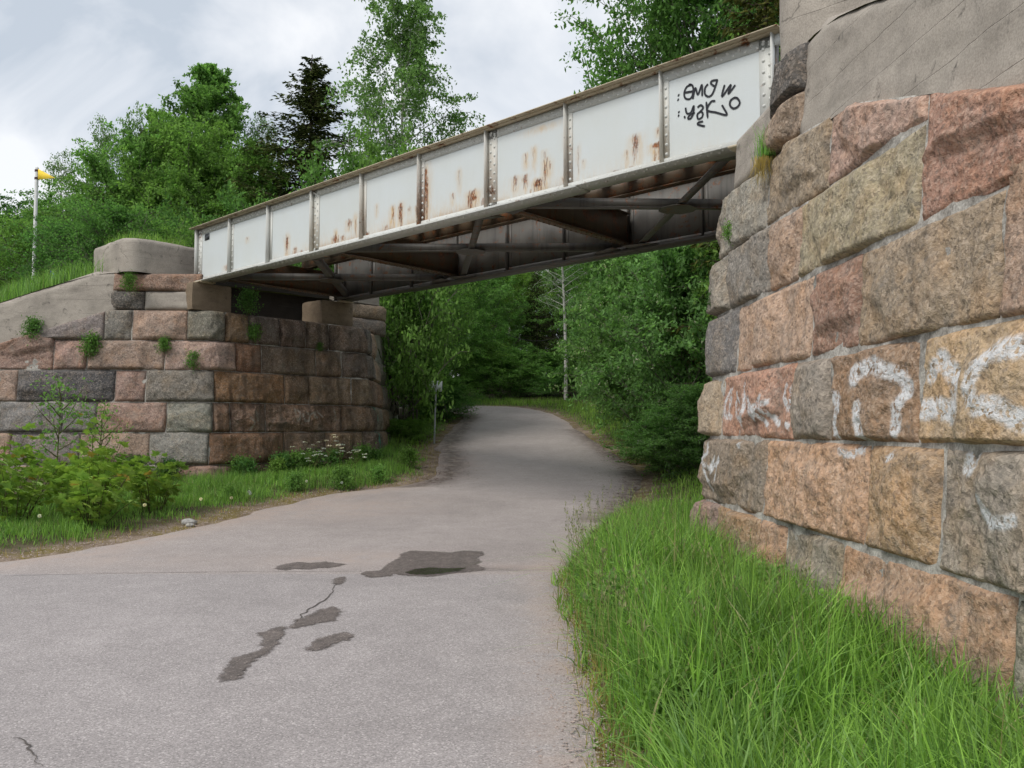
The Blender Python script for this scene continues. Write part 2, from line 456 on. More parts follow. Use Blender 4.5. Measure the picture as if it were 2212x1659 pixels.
def dist_poly(x, y, D):
    x = np.asarray(x, float); y = np.asarray(y, float); sh = x.shape
    P = np.c_[x.ravel(), y.ravel()]; best = np.full(len(P), 1e9)
    A = D[:-1]; B = D[1:]
    for a, b in zip(A[::2], D[2::2]):
        d = b - a; t = np.clip(((P - a) @ d) / (d @ d + 1e-9), 0, 1)
        best = np.minimum(best, ((P - a - t[:, None] * d) ** 2).sum(1))
    return np.sqrt(best).reshape(sh)
ROADPOLY = np.r_[DL, DR[::-1]]
def in_poly(x, y, poly):
    x = np.asarray(x, float); y = np.asarray(y, float); c = np.zeros(x.shape, bool)
    a = poly; b = np.roll(poly, 1, 0)
    for (x1, y1), (x2, y2) in zip(a, b):
        if y1 == y2: continue
        c ^= ((y1 > y) != (y2 > y)) & (x < (x2 - x1) * (y - y1) / (y2 - y1) + x1)
    return c
def gz(x, y):
    """ground height; the road sheet lies just above it"""
    x = np.asarray(x, float); y = np.asarray(y, float)
    inside = in_poly(x, y, ROADPOLY)
    d = np.minimum(dist_poly(x, y, DL), dist_poly(x, y, DR)); d = np.where(inside, -d, d)
    left = x < np.interp(y, DL[:, 1], DL[:, 0]) + 0.5
    verge = np.where(left & (y > 8), 0.10 * sstep(0.15, 1.6, d) + 0.05 * np.clip(d - 3.5, 0, 30), 0.07 * sstep(0.1, 1.0, d) + np.where(y > 14, 0.07, 0.0) * np.clip(d - 1, 0, 25))
    bumps = 0.045 * fbm(np.stack([x * 0.9, y * 0.9, 0 * x], -1), 3, 5) * sstep(0.1, 1.0, d)
    return zroad(y) - 0.035 + np.where(d > 0, verge + bumps + 0.02 * sstep(0, 0.1, d), 0)

# ------------------------------------------------------------------ ground
def mat_ground():
    t = NT('soil_and_gravel'); p = t.pos()
    n = t.noise(p, 2.6, 7, 0.65); f = t.noise(p, 45, 5, 0.75)
    edge = t.attr('edge')
    soil = t.mix(t.ramp(n, [(0.38, 0.0), (0.62, 1.0)]), (0.060, 0.062, 0.026), (0.085, 0.070, 0.042))
    sand = t.mix(t.ramp(n, [(0.36, 0.0), (0.64, 1.0)]), (0.16, 0.115, 0.080), (0.31, 0.245, 0.19))
    moss = t.mix(t.ramp(t.noise(p, 1.7, 6, 0.7, 0.4), [(0.47, 0.0), (0.60, 0.8)]), sand, (0.19, 0.15, 0.045))
    c = t.mix(t.math('ADD', edge, t.math('MULTIPLY', t.math('SUBTRACT', n, 0.5), 0.7), True), soil, moss)
    c = t.mix(1.0, c, t.ramp(f, [(0.32, 0.55), (0.68, 1.4)]), 'MULTIPLY')
    t.bsdf(c, 0.95, t.bump(t.math('ADD', n, t.math('MULTIPLY', f, 0.5)), 0.7, 0.03), 0.15)
    return t.done()
M['ground'] = mat_ground()
gx = np.unique(np.r_[np.arange(-400, -20, 20), np.arange(-20, -8, 0.8), np.arange(-8, 5, 0.25), np.arange(5, 20, 0.8), np.arange(20, 401, 20)])
gy = np.unique(np.r_[np.arange(-60, 0, 6), np.arange(0, 24, 0.25), np.arange(24, 48, 0.8), np.arange(48, 120, 8), np.arange(120, 601, 40)])
GX, GY = np.meshgrid(gx, gy, indexing='ij')
GZ = gz(GX, GY)
dd = np.minimum(dist_poly(GX, GY, DL), dist_poly(GX, GY, DR))
ground = mk('ground', np.stack([GX, GY, GZ], -1).reshape(-1, 3), gridF(len(gx), len(gy)), M['ground'], smooth=True, origin=(0, 0, 0),
            attrs={'edge': (1 - sstep(0.25, 1.1, dd)).ravel()})
tag(ground, kind='structure')

# ------------------------------------------------------------------ road
def mat_road():
    t = NT('worn_asphalt'); p = t.pos()
    y = t.n('ShaderNodeSeparateXYZ', Vector=p).outputs[1]
    far = t.ramp(t.math('MULTIPLY', t.math('SUBTRACT', t.math('ADD', y, t.math('MULTIPLY', t.noise(p, 1.4, 3), 0.12)), 8.2), 1.0), [(0.49, 0.0), (0.52, 1.0)])
    big = t.noise(p, 0.55, 5, 0.6, 0.5); mid = t.noise(p, 3.4, 6, 0.65); fine = t.noise(p, 120, 3, 0.8)
    agg = t.n('ShaderNodeTexVoronoi', Vector=p, Scale=125.0)
    c = t.mix(far, (0.335, 0.306, 0.299), (0.355, 0.314, 0.297))
    c = t.mix(1.0, c, t.ramp(big, [(0.32, 0.90), (0.68, 1.08)]), 'MULTIPLY')
    c = t.mix(1.0, c, t.ramp(mid, [(0.30, 0.92), (0.70, 1.07)]), 'MULTIPLY')
    # aggregate: pale and dark stone chips
    ac = t.n('ShaderNodeSeparateColor', Color=agg.outputs['Color']).outputs[0]
    c = t.mix(1.0, c, t.ramp(ac, [(0.0, 0.66), (0.30, 0.88), (0.62, 1.02), (0.90, 1.10), (0.96, 1.5)]), 'MULTIPLY')
    c = t.mix(1.0, c, t.ramp(fine, [(0.3, 0.82), (0.7, 1.18)]), 'MULTIPLY')
    # tyre-polished lanes, sand drifts and damp
    sand = t.attr('sand')
    sm = t.math('MULTIPLY', sand, t.ramp(t.noise(p, 2.2, 7, 0.72, 0.4), [(0.34, 0.0), (0.60, 1.0)]), True)
    c = t.mix(sm, c, t.mix(1.0, (0.40, 0.325, 0.285), t.ramp(fine, [(0.3, 0.6), (0.7, 1.35)]), 'MULTIPLY'))
    dk = t.attr('dark')
    c = t.mix(t.math('MULTIPLY', dk, t.ramp(t.noise(p, 4.2, 6, 0.7), [(0.3, 0.2), (0.6, 1.0)])), c, (0.07, 0.052, 0.04))
    t.bsdf(c, 0.86, t.bump(ac, 0.25, 0.005), 0.3)
    return t.done()
M['road'] = mat_road()
nx = 90
w = np.linspace(0, 1, nx)
RX = DL[:, None, :] * (1 - w)[None, :, None] + DR[:, None, :] * w[None, :, None]
rx, ry = RX[..., 0], RX[..., 1]
rz = zroad(ry) + 0.004 + 0.004 * np.cos((w - 0.5) * np.pi)[None, :] - 0.02 * ((w < 0.001) | (w > 0.999))[None, :] 
def blob(cx, cy, ax, ay, ang=0.0):
    c, s_ = math.cos(ang), math.sin(ang); dx, dy = rx - cx, ry - cy
    return np.exp(-(((dx * c + dy * s_) / ax) ** 2 + ((-dx * s_ + dy * c) / ay) ** 2))
eL = np.minimum(dist_poly(rx, ry, DL), 9); eR = np.minimum(dist_poly(rx, ry, DR), 9)
sand = 1.15 * np.exp(-(eL / 0.55) ** 2) * (ry > 8) + 1.0 * np.exp(-(eR / 0.33) ** 2) + 0.9 * blob(-1.9, 9.7, 0.9, 0.45, 0.2) + 0.8 * blob(-3.0, 14.6, 1.3, 1.6, -0.6) + 0.6 * blob(0.1, 9.0, 0.9, 0.3) + 0.5 * blob(-1.2, 22, 0.6, 3) + 0.9 * np.exp(-(eL / 0.3) ** 2)
sand += 0.55 * blob(-5.2, 9.6, 1.6, 0.5)
dark = 0.85 * np.exp(-((eL - 0.35) / 0.4) ** 2) * (ry > 17.6) * (ry < 37) + 0.9 * np.exp(-(eR / 0.45) ** 2) * (ry > 13) * (ry < 30) + 0.5 * blob(-0.6, 9.0, 0.9, 0.12)
road = mk('road', np.stack([rx, ry, rz], -1).reshape(-1, 3), gridF(len(DL), nx), M['road'], smooth=True, origin=(0, 8, 0),
          attrs={'sand': np.clip(sand, 0, 1).ravel(), 'dark': np.clip(dark, 0, 1).ravel()})
tag(road, kind='structure')

def mat_wet(name, rough, col):
    t = NT(name); p = t.pos()
    n = t.noise(p, 110, 3, 0.75); b = t.noise(p, 20, 4, 0.75)
    ac = t.n('ShaderNodeSeparateColor', Color=t.n('ShaderNodeTexVoronoi', Vector=p, Scale=125.0).outputs['Color']).outputs[0]
    c = t.mix(1.0, col, t.ramp(ac, [(0.0, 0.7), (0.5, 1.0), (0.9, 1.15), (0.97, 2.2)]), 'MULTIPLY')
    c = t.mix(1.0, c, t.ramp(t.noise(p, 7, 3, 0.6), [(0.3, 0.75), (0.7, 1.3)]), 'MULTIPLY')
    pr = t.bsdf(c, rough, t.bump(n, 0.12, 0.003), 0.4)
    al = t.ramp(t.math('ADD', t.attr('inside'), t.math('MULTIPLY', t.math('SUBTRACT', b, 0.5), 2.2)), [(0.25, 0.0), (0.75, 0.95)])
    tr = t.n('ShaderNodeBsdfTransparent')
    mx = t.n('ShaderNodeMixShader', i0=al, i1=tr.outputs[0], i2=pr.outputs[0])
    t.t.links.new(mx.outputs[0], t.out.inputs[0])
    return t.done()
M['damp'] = mat_wet('damp_asphalt', 0.65, (0.135, 0.113, 0.102))
M['water'] = mat_wet('standing_water', 0.12, (0.055, 0.050, 0.040))
def flat_patch(name, pts, m, lift, seed, rag=0.030, inset=0.085):
    Q = np.array(pts, float); Q = np.r_[Q, Q[:1]]
    t = np.linspace(0, len(Q) - 1, (len(Q) - 1) * 9 + 1)[:-1]
    Q = np.c_[np.interp(t, np.arange(len(Q)), Q[:, 0]), np.interp(t, np.arange(len(Q)), Q[:, 1])]
    Q = Q + rag * np.c_[fbm(np.c_[Q * 16, Q[:, :1] * 0], 4, seed, 0.8), 1.6 * fbm(np.c_[Q * 16, Q[:, :1] * 0 + 9], 4, seed + 1, 0.8)]
    d = np.roll(Q, -4, 0) - np.roll(Q, 4, 0); d /= np.linalg.norm(d, axis=1)[:, None] + 1e-9
    area = 0.5 * np.sum(Q[:, 0] * np.roll(Q[:, 1], -1) - np.roll(Q[:, 0], -1) * Q[:, 1])
    nr = np.c_[d[:, 1], -d[:, 0]] * (1 if area > 0 else -1)              # outwards
    Qo = Q + nr * inset * 0.7
    c = Q.mean(0); c3 = np.r_[c, zroad(c[1])]
    k = len(Q)
    V = np.r_[np.c_[Q, zroad(Q[:, 1]) + 0.009 + lift], np.c_[Qo, zroad(Qo[:, 1]) + 0.009 + lift - 0.0030]] - c3
    me = bpy.data.meshes.new(name); me.from_pydata([tuple(v) for v in V], [], [tuple(range(k))] + [(i, k + i, k + (i + 1) % k, (i + 1) % k) for i in range(k)]); me.materials.append(m)
    at = me.attributes.new('inside', 'FLOAT', 'POINT'); at.data.foreach_set('value', np.r_[np.ones(k), np.zeros(k)].astype(np.float32) * 0.85)
    o = bpy.data.objects.new(name, me); COL.objects.link(o); o.location = c3; LOCW[o.name] = c3
    return tag(o, kind='structure')
PATCHES = [
    [(-1.71, 6.33), (-1.69, 6.47), (-1.7, 6.58), (-1.73, 6.61), (-1.67, 6.65), (-1.65, 6.78), (-1.62, 6.85), (-1.59, 6.96), (-1.55, 7.02), (-1.5, 6.99), (-1.46, 6.88), (-1.45, 6.8), (-1.46, 6.7), (-1.44, 6.6), (-1.5, 6.54), (-1.56, 6.5), (-1.59, 6.45), (-1.64, 6.43)],
    [(-1.41, 5.72), (-1.41, 5.79), (-1.4, 5.85), (-1.41, 5.94), (-1.37, 6.03), (-1.32, 6.08), (-1.29, 6.13), (-1.26, 6.17), (-1.23, 6.13), (-1.18, 6.07), (-1.21, 6.02), (-1.25, 5.98), (-1.27, 5.94), (-1.31, 5.87), (-1.31, 5.81), (-1.33, 5.74), (-1.37, 5.73)],
    [(-1.76, 5.05), (-1.81, 5.24), (-1.81, 5.36), (-1.85, 5.51), (-1.79, 5.59), (-1.75, 5.66), (-1.73, 5.7), (-1.72, 5.8), (-1.77, 5.9), (-1.82, 6.08), (-1.87, 6.16), (-1.83, 6.24), (-1.81, 6.32), (-1.76, 6.35), (-1.76, 6.24), (-1.72, 6.13), (-1.72, 6.0), (-1.7, 5.85), (-1.69, 5.7), (-1.7, 5.57), (-1.74, 5.55), (-1.74, 5.44), (-1.74, 5.36), (-1.74, 5.28), (-1.71, 5.14), (-1.72, 5.05)],
    [(-1.58, 8.69), (-1.52, 8.8), (-1.41, 8.8), (-1.38, 9.09), (-1.37, 9.4), (-1.3, 9.66), (-1.33, 10.01), (-1.25, 10.23), (-1.02, 10.19), (-0.75, 10.08), (-0.61, 10.23), (-0.4, 10.19), (-0.37, 9.94), (-0.44, 9.73), (-0.38, 9.4), (-0.43, 9.27), (-0.32, 8.92), (-0.47, 8.77), (-0.6, 8.75), (-0.76, 8.61), (-0.87, 8.51), (-1.04, 8.56), (-1.25, 8.66), (-1.29, 8.53), (-1.46, 8.45)],
    [(-2.58, 8.97), (-2.57, 9.21), (-2.47, 9.37), (-2.3, 9.3), (-2.16, 9.4), (-1.9, 9.24), (-1.98, 9.09), (-2.12, 9.03), (-2.21, 8.94), (-2.37, 9.0), (-2.45, 8.89)],
    [(-1.76, 8.13), (-1.78, 8.33), (-1.74, 8.48), (-1.72, 8.28), (-1.72, 8.08)]]
for k, pts in enumerate(PATCHES): flat_patch('damp_patch', pts, M['damp'], 0.004, 1 + k)
flat_patch('puddle', [(-1.11, 8.69), (-1.04, 8.89), (-0.9, 9.0), (-0.73, 8.94), (-0.54, 8.97), (-0.58, 8.8), (-0.72, 8.69), (-0.88, 8.60), (-1.0, 8.60)], M['water'], 0.008, 20, 0.015)
M['crack'] = mat_plain('crack_soil', (0.10, 0.088, 0.08), 0.95)
def crack(pts, wd, seed):
    Q = densify(np.array(pts, float), 14)
    n = fbm(np.c_[Q * 9, np.zeros(len(Q)) + seed], 4, seed) * 0.05
    d = np.gradient(Q, axis=0); d /= np.linalg.norm(d, axis=1)[:, None]; nr = np.c_[-d[:, 1], d[:, 0]]
    Q = Q + nr * n[:, None]; ww = wd * (0.4 + vnoise(np.c_[Q * 6, Q[:, :1] * 0], seed + 3))[:, None]
    ww[0] = ww[-1] = 0.001
    V = np.stack([np.c_[Q - nr * ww, zroad(Q[:, 1]) + 0.0115], np.c_[Q + nr * ww, zroad(Q[:, 1]) + 0.0115]], 1).reshape(-1, 3)
    o = mk('crack', V, gridF(len(Q), 2), M['crack'], road)
    return o
crack([(-1.73, 8.13), (-1.68, 7.32), (-1.73, 6.87), (-1.7, 6.35)], 0.006, 1)
crack([(-5.33, 8.53), (-4.2, 8.69), (-2.91, 8.77), (-1.62, 8.8), (-0.53, 8.86), (0.45, 8.89)], 0.004, 2)
crack([(-2.49, 4.11), (-2.33, 4.04), (-2.25, 3.88), (-2.14, 3.78)], 0.004, 3)

# ================================================================== abutments
TN = {'l': -0.05, 'r': -0.33}
TF = 4.6
S0 = {'l': 0.86, 'r': 13.30}
BAT = 1 / 12.0
ZR = [-0.30, 0.71, 1.44, 2.13, 2.86, 3.55, 4.26]
def path_pts(side, path, u):
    u = np.asarray(u, float)
    if path == 'wall':
        tn = TN[side]; F = TF - tn; k = 0.70711
        a = np.where(u < 0, -u * k, np.where(u < F, 0, (u - F) * k))
        t = np.where(u < 0, tn + u * k, np.where(u < F, tn + u, TF + (u - F) * k))
        return np.stack([a, t], -1)
    if path == 'pier':      # near pilaster, u = 0 at its front corner, + towards the girder, - along the wing
        tc = {'l': -1.40, 'r': -1.62}[side]; ac = {'l': 1.40, 'r': 1.58}[side]
        a = np.where(u > 0, ac, ac - u * 0.707); t = np.where(u > 0, tc + u, tc + u * 0.707)
        return np.stack([a, t], -1)
    if path == 'pier_far':  # mirrored
        tc = TF + 1.40; ac = 1.38
        a = np.where(u < 0, ac, ac + u * 0.707); t = np.where(u < 0, tc + u, tc + u * 0.707)
        return np.stack([a, t], -1)
def posv(side, u, z, off=0.0, path='wall', wd=0.22, bat=True):
    u, z, off = np.broadcast_arrays(np.asarray(u, float), np.asarray(z, float), np.asarray(off, float))
    q = 0
    for d in np.linspace(-wd, wd, 9): q = q + path_pts(side, path, u + d) / 9
    e = path_pts(side, path, u + wd) - path_pts(side, path, u - wd)
    e = e / np.linalg.norm(e, axis=-1)[..., None]
    n = np.stack([-e[..., 1], e[..., 0]], -1)
    zb = np.minimum(z, 4.3) if path != 'wall' else z
    q = q + n * (off - ((zb - 0.7) * BAT if path == 'wall' else 0))[..., None]
    s = S0[side] - q[..., 0] if side == 'l' else S0[side] + q[..., 0]
    return L(s, q[..., 1], z)
def zt(w, side='l'):          # top of the stonework along a wing, w metres out from the corner
    return 4.26 - 0.33 * np.clip(w - 2.45, 0, None) if side == 'l' else 4.26 - 0.12 * np.clip(w - 2.4, 0, 1.2) - 0.35 * np.clip(w - 3.5, 0, None)
def zp(w):                    # top of the concrete coping
    return np.maximum(5.16 - 0.36 * np.clip(w - 2.8, 0, None), 0.3)
def seg_dist(U, Z, st):
    best = np.full(U.shape, 9.0)
    for (u0, z0), (u1, z1) in zip(st[:-1], st[1:]):
        du, dz = u1 - u0, z1 - z0; t = np.clip(((U - u0) * du + (Z - z0) * dz) / (du * du + dz * dz + 1e-9), 0, 1)
        best = np.minimum(best, np.hypot(U - u0 - t * du, Z - z0 - t * dz))
    return best
STONE_N = [0]
def stone(parent, side, u0, u1, z0, z1, col, res=0.05, H=0.07, path='wall', top=None, mat=None, strokes=None, gap=0.011, name='stone', rough=1.0):
    STONE_N[0] += 1; sd = STONE_N[0]
    r = np.random.default_rng(1000 + sd)
    g0, g1, g2, g3 = gap * r.uniform(0.6, 1.6, 4)
    u0, u1, z0 = u0 + g0, u1 - g1, z0 + g2
    if strokes: res = min(res, 0.016)
    nu = max(5, int((u1 - u0) / res)); nv = max(5, int((z1 - z0) / res))
    U = np.linspace(u0, u1, nu)[:, None] * np.ones(nv)[None]
    v = np.linspace(0, 1, nv)[None] * np.ones(nu)[:, None]
    ztop = np.full(nu, z1 - g3) if top is None else np.minimum(z1 - g3, top(np.linspace(u0, u1, nu)) - g3) if top is not None else 0
    ztop = np.maximum(ztop, z0 + 0.04)
    Z = z0 + (ztop[:, None] - z0) * v
    # wavy arrises
    jit = fbm(np.stack([U * 5, Z * 5, np.full_like(U, sd * 1.7)], -1), 3, 11) * 0.012
    e = np.minimum(np.minimum(U - u0, u1 - U), np.minimum(Z - z0, ztop[:, None] - Z))
    rim = sstep(0.0, 0.022 + 0.03 * r.random(), e)
    uc, zc = (u0 + u1) / 2, (z0 + z1) / 2; hu, hz = (u1 - u0) / 2, (z1 - z0) / 2
    pu, pz = (U - uc), (Z - zc)
    d = np.full(U.shape, H * r.uniform(0.75, 1.15))
    for k in range(10):
        a = r.uniform(0, 2 * np.pi); sl = r.uniform(0.10, 0.62)
        c0 = r.uniform(0.15, 0.95); ca, sa = math.cos(a), math.sin(a)
        rr = c0 * (hu * abs(ca) + hz * abs(sa))
        d = np.minimum(d, H - sl * ((pu * ca + pz * sa) - rr))
    q = np.stack([U * 3.2, Z * 3.2, np.full_like(U, sd * 3.1)], -1)
    nz = fbm(q, 5, sd % 31, 0.58); nf = fbm(q * 4.2, 3, 5 + sd % 13, 0.6)
    off = -0.03 + rim * (0.03 + np.maximum(d, 0.0) + rough * (0.034 * nz + 0.014 * nf))
    Pf = posv(side, U + jit, Z + jit * 0.6, off, path)
    # side skirts
    V = Pf.reshape(-1, 3); F = gridF(nu, nv)
    idx = np.arange(nu * nv).reshape(nu, nv)
    ring = np.r_[idx[:, 0], idx[-1, 1:], idx[-2::-1, -1], idx[0, -2:0:-1]]
    ub = U.ravel()[ring]; zb = Z.ravel()[ring]
    Vb = posv(side, ub, zb, -0.16, path)
    k = len(ring); n0 = len(V); i = np.arange(k); j = (i + 1) % k
    F2 = np.stack([ring[i], n0 + i, n0 + j, ring[j]], -1)
    V = np.r_[V, Vb]; F = np.r_[F, F2]
    if side == 'r': F = F[:, ::-1]
    attrs = None
    if strokes:
        pa = np.zeros(nu * nv)
        for st, wd in strokes:
            dd = seg_dist(U, Z, st) + 0.014 * nf
            pa = np.maximum(pa, 1 - sstep(wd * 0.55, wd, dd).ravel())
        attrs = {'paint': np.r_[pa, np.zeros(k)]}
    o = mk(name, V, F, mat or M['stone'], parent, attrs=attrs)
    cv = np.clip(np.array(col) * (np.array([1.14, 1.10, 1.08]) if side == 'r' else np.array([1.0, 0.98, 0.96])) * (1 + 0.10 * r.standard_normal()) * (1 + 0.03 * r.standard_normal(3)), 0.02, 0.6)
    o.color = (*cv, 1)
    return o
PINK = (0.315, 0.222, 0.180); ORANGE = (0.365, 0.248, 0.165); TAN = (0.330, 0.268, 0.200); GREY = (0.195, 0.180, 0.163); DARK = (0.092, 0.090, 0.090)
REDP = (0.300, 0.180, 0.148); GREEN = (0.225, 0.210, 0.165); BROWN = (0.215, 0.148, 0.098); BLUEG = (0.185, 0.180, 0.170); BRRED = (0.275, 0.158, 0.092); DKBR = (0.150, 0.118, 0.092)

def core(parent, side, u0, u1, name='mortar_core', deep=-0.026):
    us = np.arange(u0, u1 + 0.01, 0.10); nv = 48
    w = np.where(us < 0, -us, np.where(us > TF - TN[side], us - (TF - TN[side]), 0))
    top = np.minimum(4.25, zt(w, side) - 0.01)
    v = np.linspace(0, 1, nv)
    U = us[:, None] * np.ones(nv); Z = -0.6 + (top[:, None] + 0.6) * v[None]
    off = deep + 0.030 * fbm(np.stack([U * 3, Z * 3, U * 0], -1), 3, 77)
    Vf = posv(side, U, Z, off); Vb = posv(side, us, top, -1.3)
    V = np.r_[Vf.reshape(-1, 3), Vb.reshape(-1, 3)]
    F = gridF(len(us), nv); n0 = len(us) * nv; i = np.arange(len(us) - 1)
    F = np.r_[F, np.stack([i * nv + nv - 1, (i + 1) * nv + nv - 1, n0 + i + 1, n0 + i], -1)]
    return mk(name, V, F, M['mortar'], parent, smooth=True)

def ramp(parent, side, ua, ub, far=False):
    """concrete coping on a wing, ua..ub measured outwards"""
    ws = np.arange(ua, ub, 0.06); nv = 22
    F0 = TF - TN[side]
    us = (F0 + ws) if far else -ws
    lo = zt(ws, side) - 0.03; hi = zp(ws)
    hi = np.minimum(hi, hi)
    v = np.linspace(0, 1, nv)
    lo = lo + 0.035 * fbm(np.stack([us * 3, us * 0, us * 0], -1), 4, 9)
    U = us[:, None] * np.ones(nv); Z = lo[:, None] + (hi - lo)[:, None] * v
    nz = fbm(np.stack([U * 2.5, Z * 2.5, U * 0 + 4], -1), 4, 21)
    off = -0.022 + 0.022 * nz + 0.012 * fbm(np.stack([U * 9, Z * 9, U * 0], -1), 3, 5) - 0.05 * sstep(0.88, 1.0, v)[None]
    Vf = posv(side, U, Z, off); Vb = posv(side, us, hi - 0.04, -0.62); Vc = posv(side, us, lo - 0.3, -0.62)
    V = np.r_[Vf.reshape(-1, 3), Vb, Vc]; n = len(ws); F = gridF(n, nv); n0 = n * nv; i = np.arange(n - 1)
    F = np.r_[F, np.stack([i * nv + nv - 1, (i + 1) * nv + nv - 1, n0 + i + 1, n0 + i], -1), np.stack([n0 + i, n0 + i + 1, n0 + n + i + 1, n0 + n + i], -1)]
    ends = []
    for q in (0, n - 1):
        for a in range(nv - 1): ends.append((q * nv + a, q * nv + a + 1, n0 + q, n0 + q))
        ends.append((q * nv, n0 + q, n0 + n + q, n0 + n + q))
    me_o = mk('coping', V, np.r_[F, np.array(ends)], M['concrete'], parent, smooth=False)
    return me_o

def to_s(side, a): return S0[side] - a if side == 'l' else S0[side] + a

def cap_block(parent, side, far=False):
    """rounded concrete pilaster cap"""
    t0, t1 = ({'l': -1.43, 'r': -1.64}[side], 0.22)
    a0, a1 = {'l': 1.36, 'r': 1.55}[side], 3.3; r = 0.36
    pts = []
    def arc(ca, ct, A0, A1, n=8):
        for x in np.linspace(A0, A1, n): pts.append((ca + r * math.cos(x), ct + r * math.sin(x)))
    pts.append((a0, t1)); arc(a0 + r, t0 + r, math.pi, 1.5 * math.pi); pts.append((a1, t0)); pts.append((a1, t1))
    pts = np.array(pts)
    # resample
    seg = np.r_[pts, pts[:1]]; ln = np.r_[0, np.cumsum(np.linalg.norm(np.diff(seg, axis=0), axis=1))]
    s = np.arange(0, ln[-1], 0.08); A = np.interp(s, ln, seg[:, 0]); B = np.interp(s, ln, seg[:, 1])
    if far: B = (TF + TN['l']) - B
    nv = 12; z0, z1 = 5.12, 5.90
    k = len(s); v = np.linspace(0, 1, nv)
    c = np.array([A.mean(), B.mean()])
    V = []
    for j in range(nv):
        z = z0 + (z1 - z0) * v[j]
        d = np.stack([A, B], -1) - c; d /= np.linalg.norm(d, axis=1)[:, None]
        nzz = 0.016 * fbm(np.stack([A * 2.4, B * 2.4, np.full(k, z * 2.4)], -1), 4, 8)
        ins = -0.03 * (v[j] > 0.95)
        q = np.stack([A, B], -1) + d * (nzz + ins)[:, None]
        V.append(L(to_s(side, q[:, 0]), q[:, 1], z + (0.02 * fbm(np.stack([A * 4, B * 4, A * 0], -1), 3, 3) if j == nv - 1 else 0)))
    V = np.concatenate(V); i = np.arange(k)
    F = np.concatenate([np.stack([j * k + i, j * k + (i + 1) % k, (j + 1) * k + (i + 1) % k, (j + 1) * k + i], -1) for j in range(nv - 1)])
    V = np.r_[V, [L(to_s(side, c[0]), c[1], z1 + 0.05)]]
    F = np.r_[F, np.stack([(nv - 1) * k + i, (nv - 1) * k + (i + 1) % k, np.full(k, nv * k), np.full(k, nv * k)], -1)]
    return mk('cap_block', V, F, M['concrete'], parent)

def box_at(mb, side, a0, a1, t0, t1, z0, z1):
    s0, s1 = to_s(side, a0), to_s(side, a1)
    return mb.hexa([L(s0, t0, z0), L(s1, t0, z0), L(s1, t1, z0), L(s0, t1, z0), L(s0, t0, z1), L(s1, t0, z1), L(s1, t1, z1), L(s0, t1, z1)])

def rough_block(parent, side, name, a0, a1, t0, t1, z0, z1, mat, seed, amp=0.02, col=None, n=10):
    """a block with slightly worn faces"""
    g = np.linspace(-1, 1, n); V = []; F = []; c = 0
    for ax in range(3):
        for sg in (-1, 1):
            A, B = np.meshgrid(g, g, indexing='ij')
            q = np.zeros((n, n, 3)); q[..., ax] = sg; q[..., (ax + 1) % 3] = A; q[..., (ax + 2) % 3] = B
            V.append(q.reshape(-1, 3)); F.append(gridF(n, n) + c); c += n * n
    V = np.concatenate(V); F = np.concatenate(F)
    rd = np.maximum(np.abs(V), 0); cnt = (rd > 0.999).sum(1)
    V = V * (1 - 0.02 * (cnt - 1))[:, None]
    q = np.stack([a0 + (a1 - a0) * (V[:, 0] + 1) / 2, t0 + (t1 - t0) * (V[:, 1] + 1) / 2, z0 + (z1 - z0) * (V[:, 2] + 1) / 2], -1)
    q = q + amp * np.stack([fbm(q * 3.3 + 7 * k, 4, seed + k) for k in range(3)], -1)
    o = mk(name, L(to_s(side, q[:, 0]), q[:, 1], q[:, 2]), F, mat, parent)
    if col: o.color = (*col, 1)
    return o

# ---- the abutment across the road (far end of the girders)
abl = empty('bridge_abutment', L(2.0 - 2.0, 2.2, 0.2))
tag(abl, 'granite block abutment across the road, under the far end of the white girder', 'abutment', 'bridge abutments')
core(abl, 'l', -9.0, 10.4, deep=-0.038)
F_L = TF - TN['l']
wingtop = lambda u: zt(np.where(u < 0, -u, np.where(u > F_L, u - F_L, 0)), 'l')
ROWS_L = {
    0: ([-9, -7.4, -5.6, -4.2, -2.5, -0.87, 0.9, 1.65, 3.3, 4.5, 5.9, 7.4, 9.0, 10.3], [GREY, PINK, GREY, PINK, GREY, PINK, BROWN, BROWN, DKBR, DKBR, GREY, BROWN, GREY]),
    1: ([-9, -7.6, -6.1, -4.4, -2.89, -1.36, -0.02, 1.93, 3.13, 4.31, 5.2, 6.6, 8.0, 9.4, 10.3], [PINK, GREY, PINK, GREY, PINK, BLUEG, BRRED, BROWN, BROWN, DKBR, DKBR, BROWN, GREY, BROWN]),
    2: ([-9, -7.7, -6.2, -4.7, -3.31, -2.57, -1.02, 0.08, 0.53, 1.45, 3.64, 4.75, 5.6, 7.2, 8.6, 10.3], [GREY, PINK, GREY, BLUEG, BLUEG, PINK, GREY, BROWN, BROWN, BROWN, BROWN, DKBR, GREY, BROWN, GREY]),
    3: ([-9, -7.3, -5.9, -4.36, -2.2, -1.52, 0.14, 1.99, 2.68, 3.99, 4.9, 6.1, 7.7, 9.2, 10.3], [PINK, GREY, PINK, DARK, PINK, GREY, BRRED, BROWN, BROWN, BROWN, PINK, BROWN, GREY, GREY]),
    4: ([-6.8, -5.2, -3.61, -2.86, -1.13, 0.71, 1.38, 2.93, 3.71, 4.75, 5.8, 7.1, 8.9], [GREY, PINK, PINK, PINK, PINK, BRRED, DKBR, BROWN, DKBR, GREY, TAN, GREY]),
    5: ([-4.6, -2.52, -1.9, -0.66, 0.46, 1.07, 1.9, 2.65, 3.33, 4.64, 5.9, 6.9], [GREY, BLUEG, PINK, GREY, BROWN, DKBR, DKBR, DKBR, DKBR, GREY, TAN]),
}
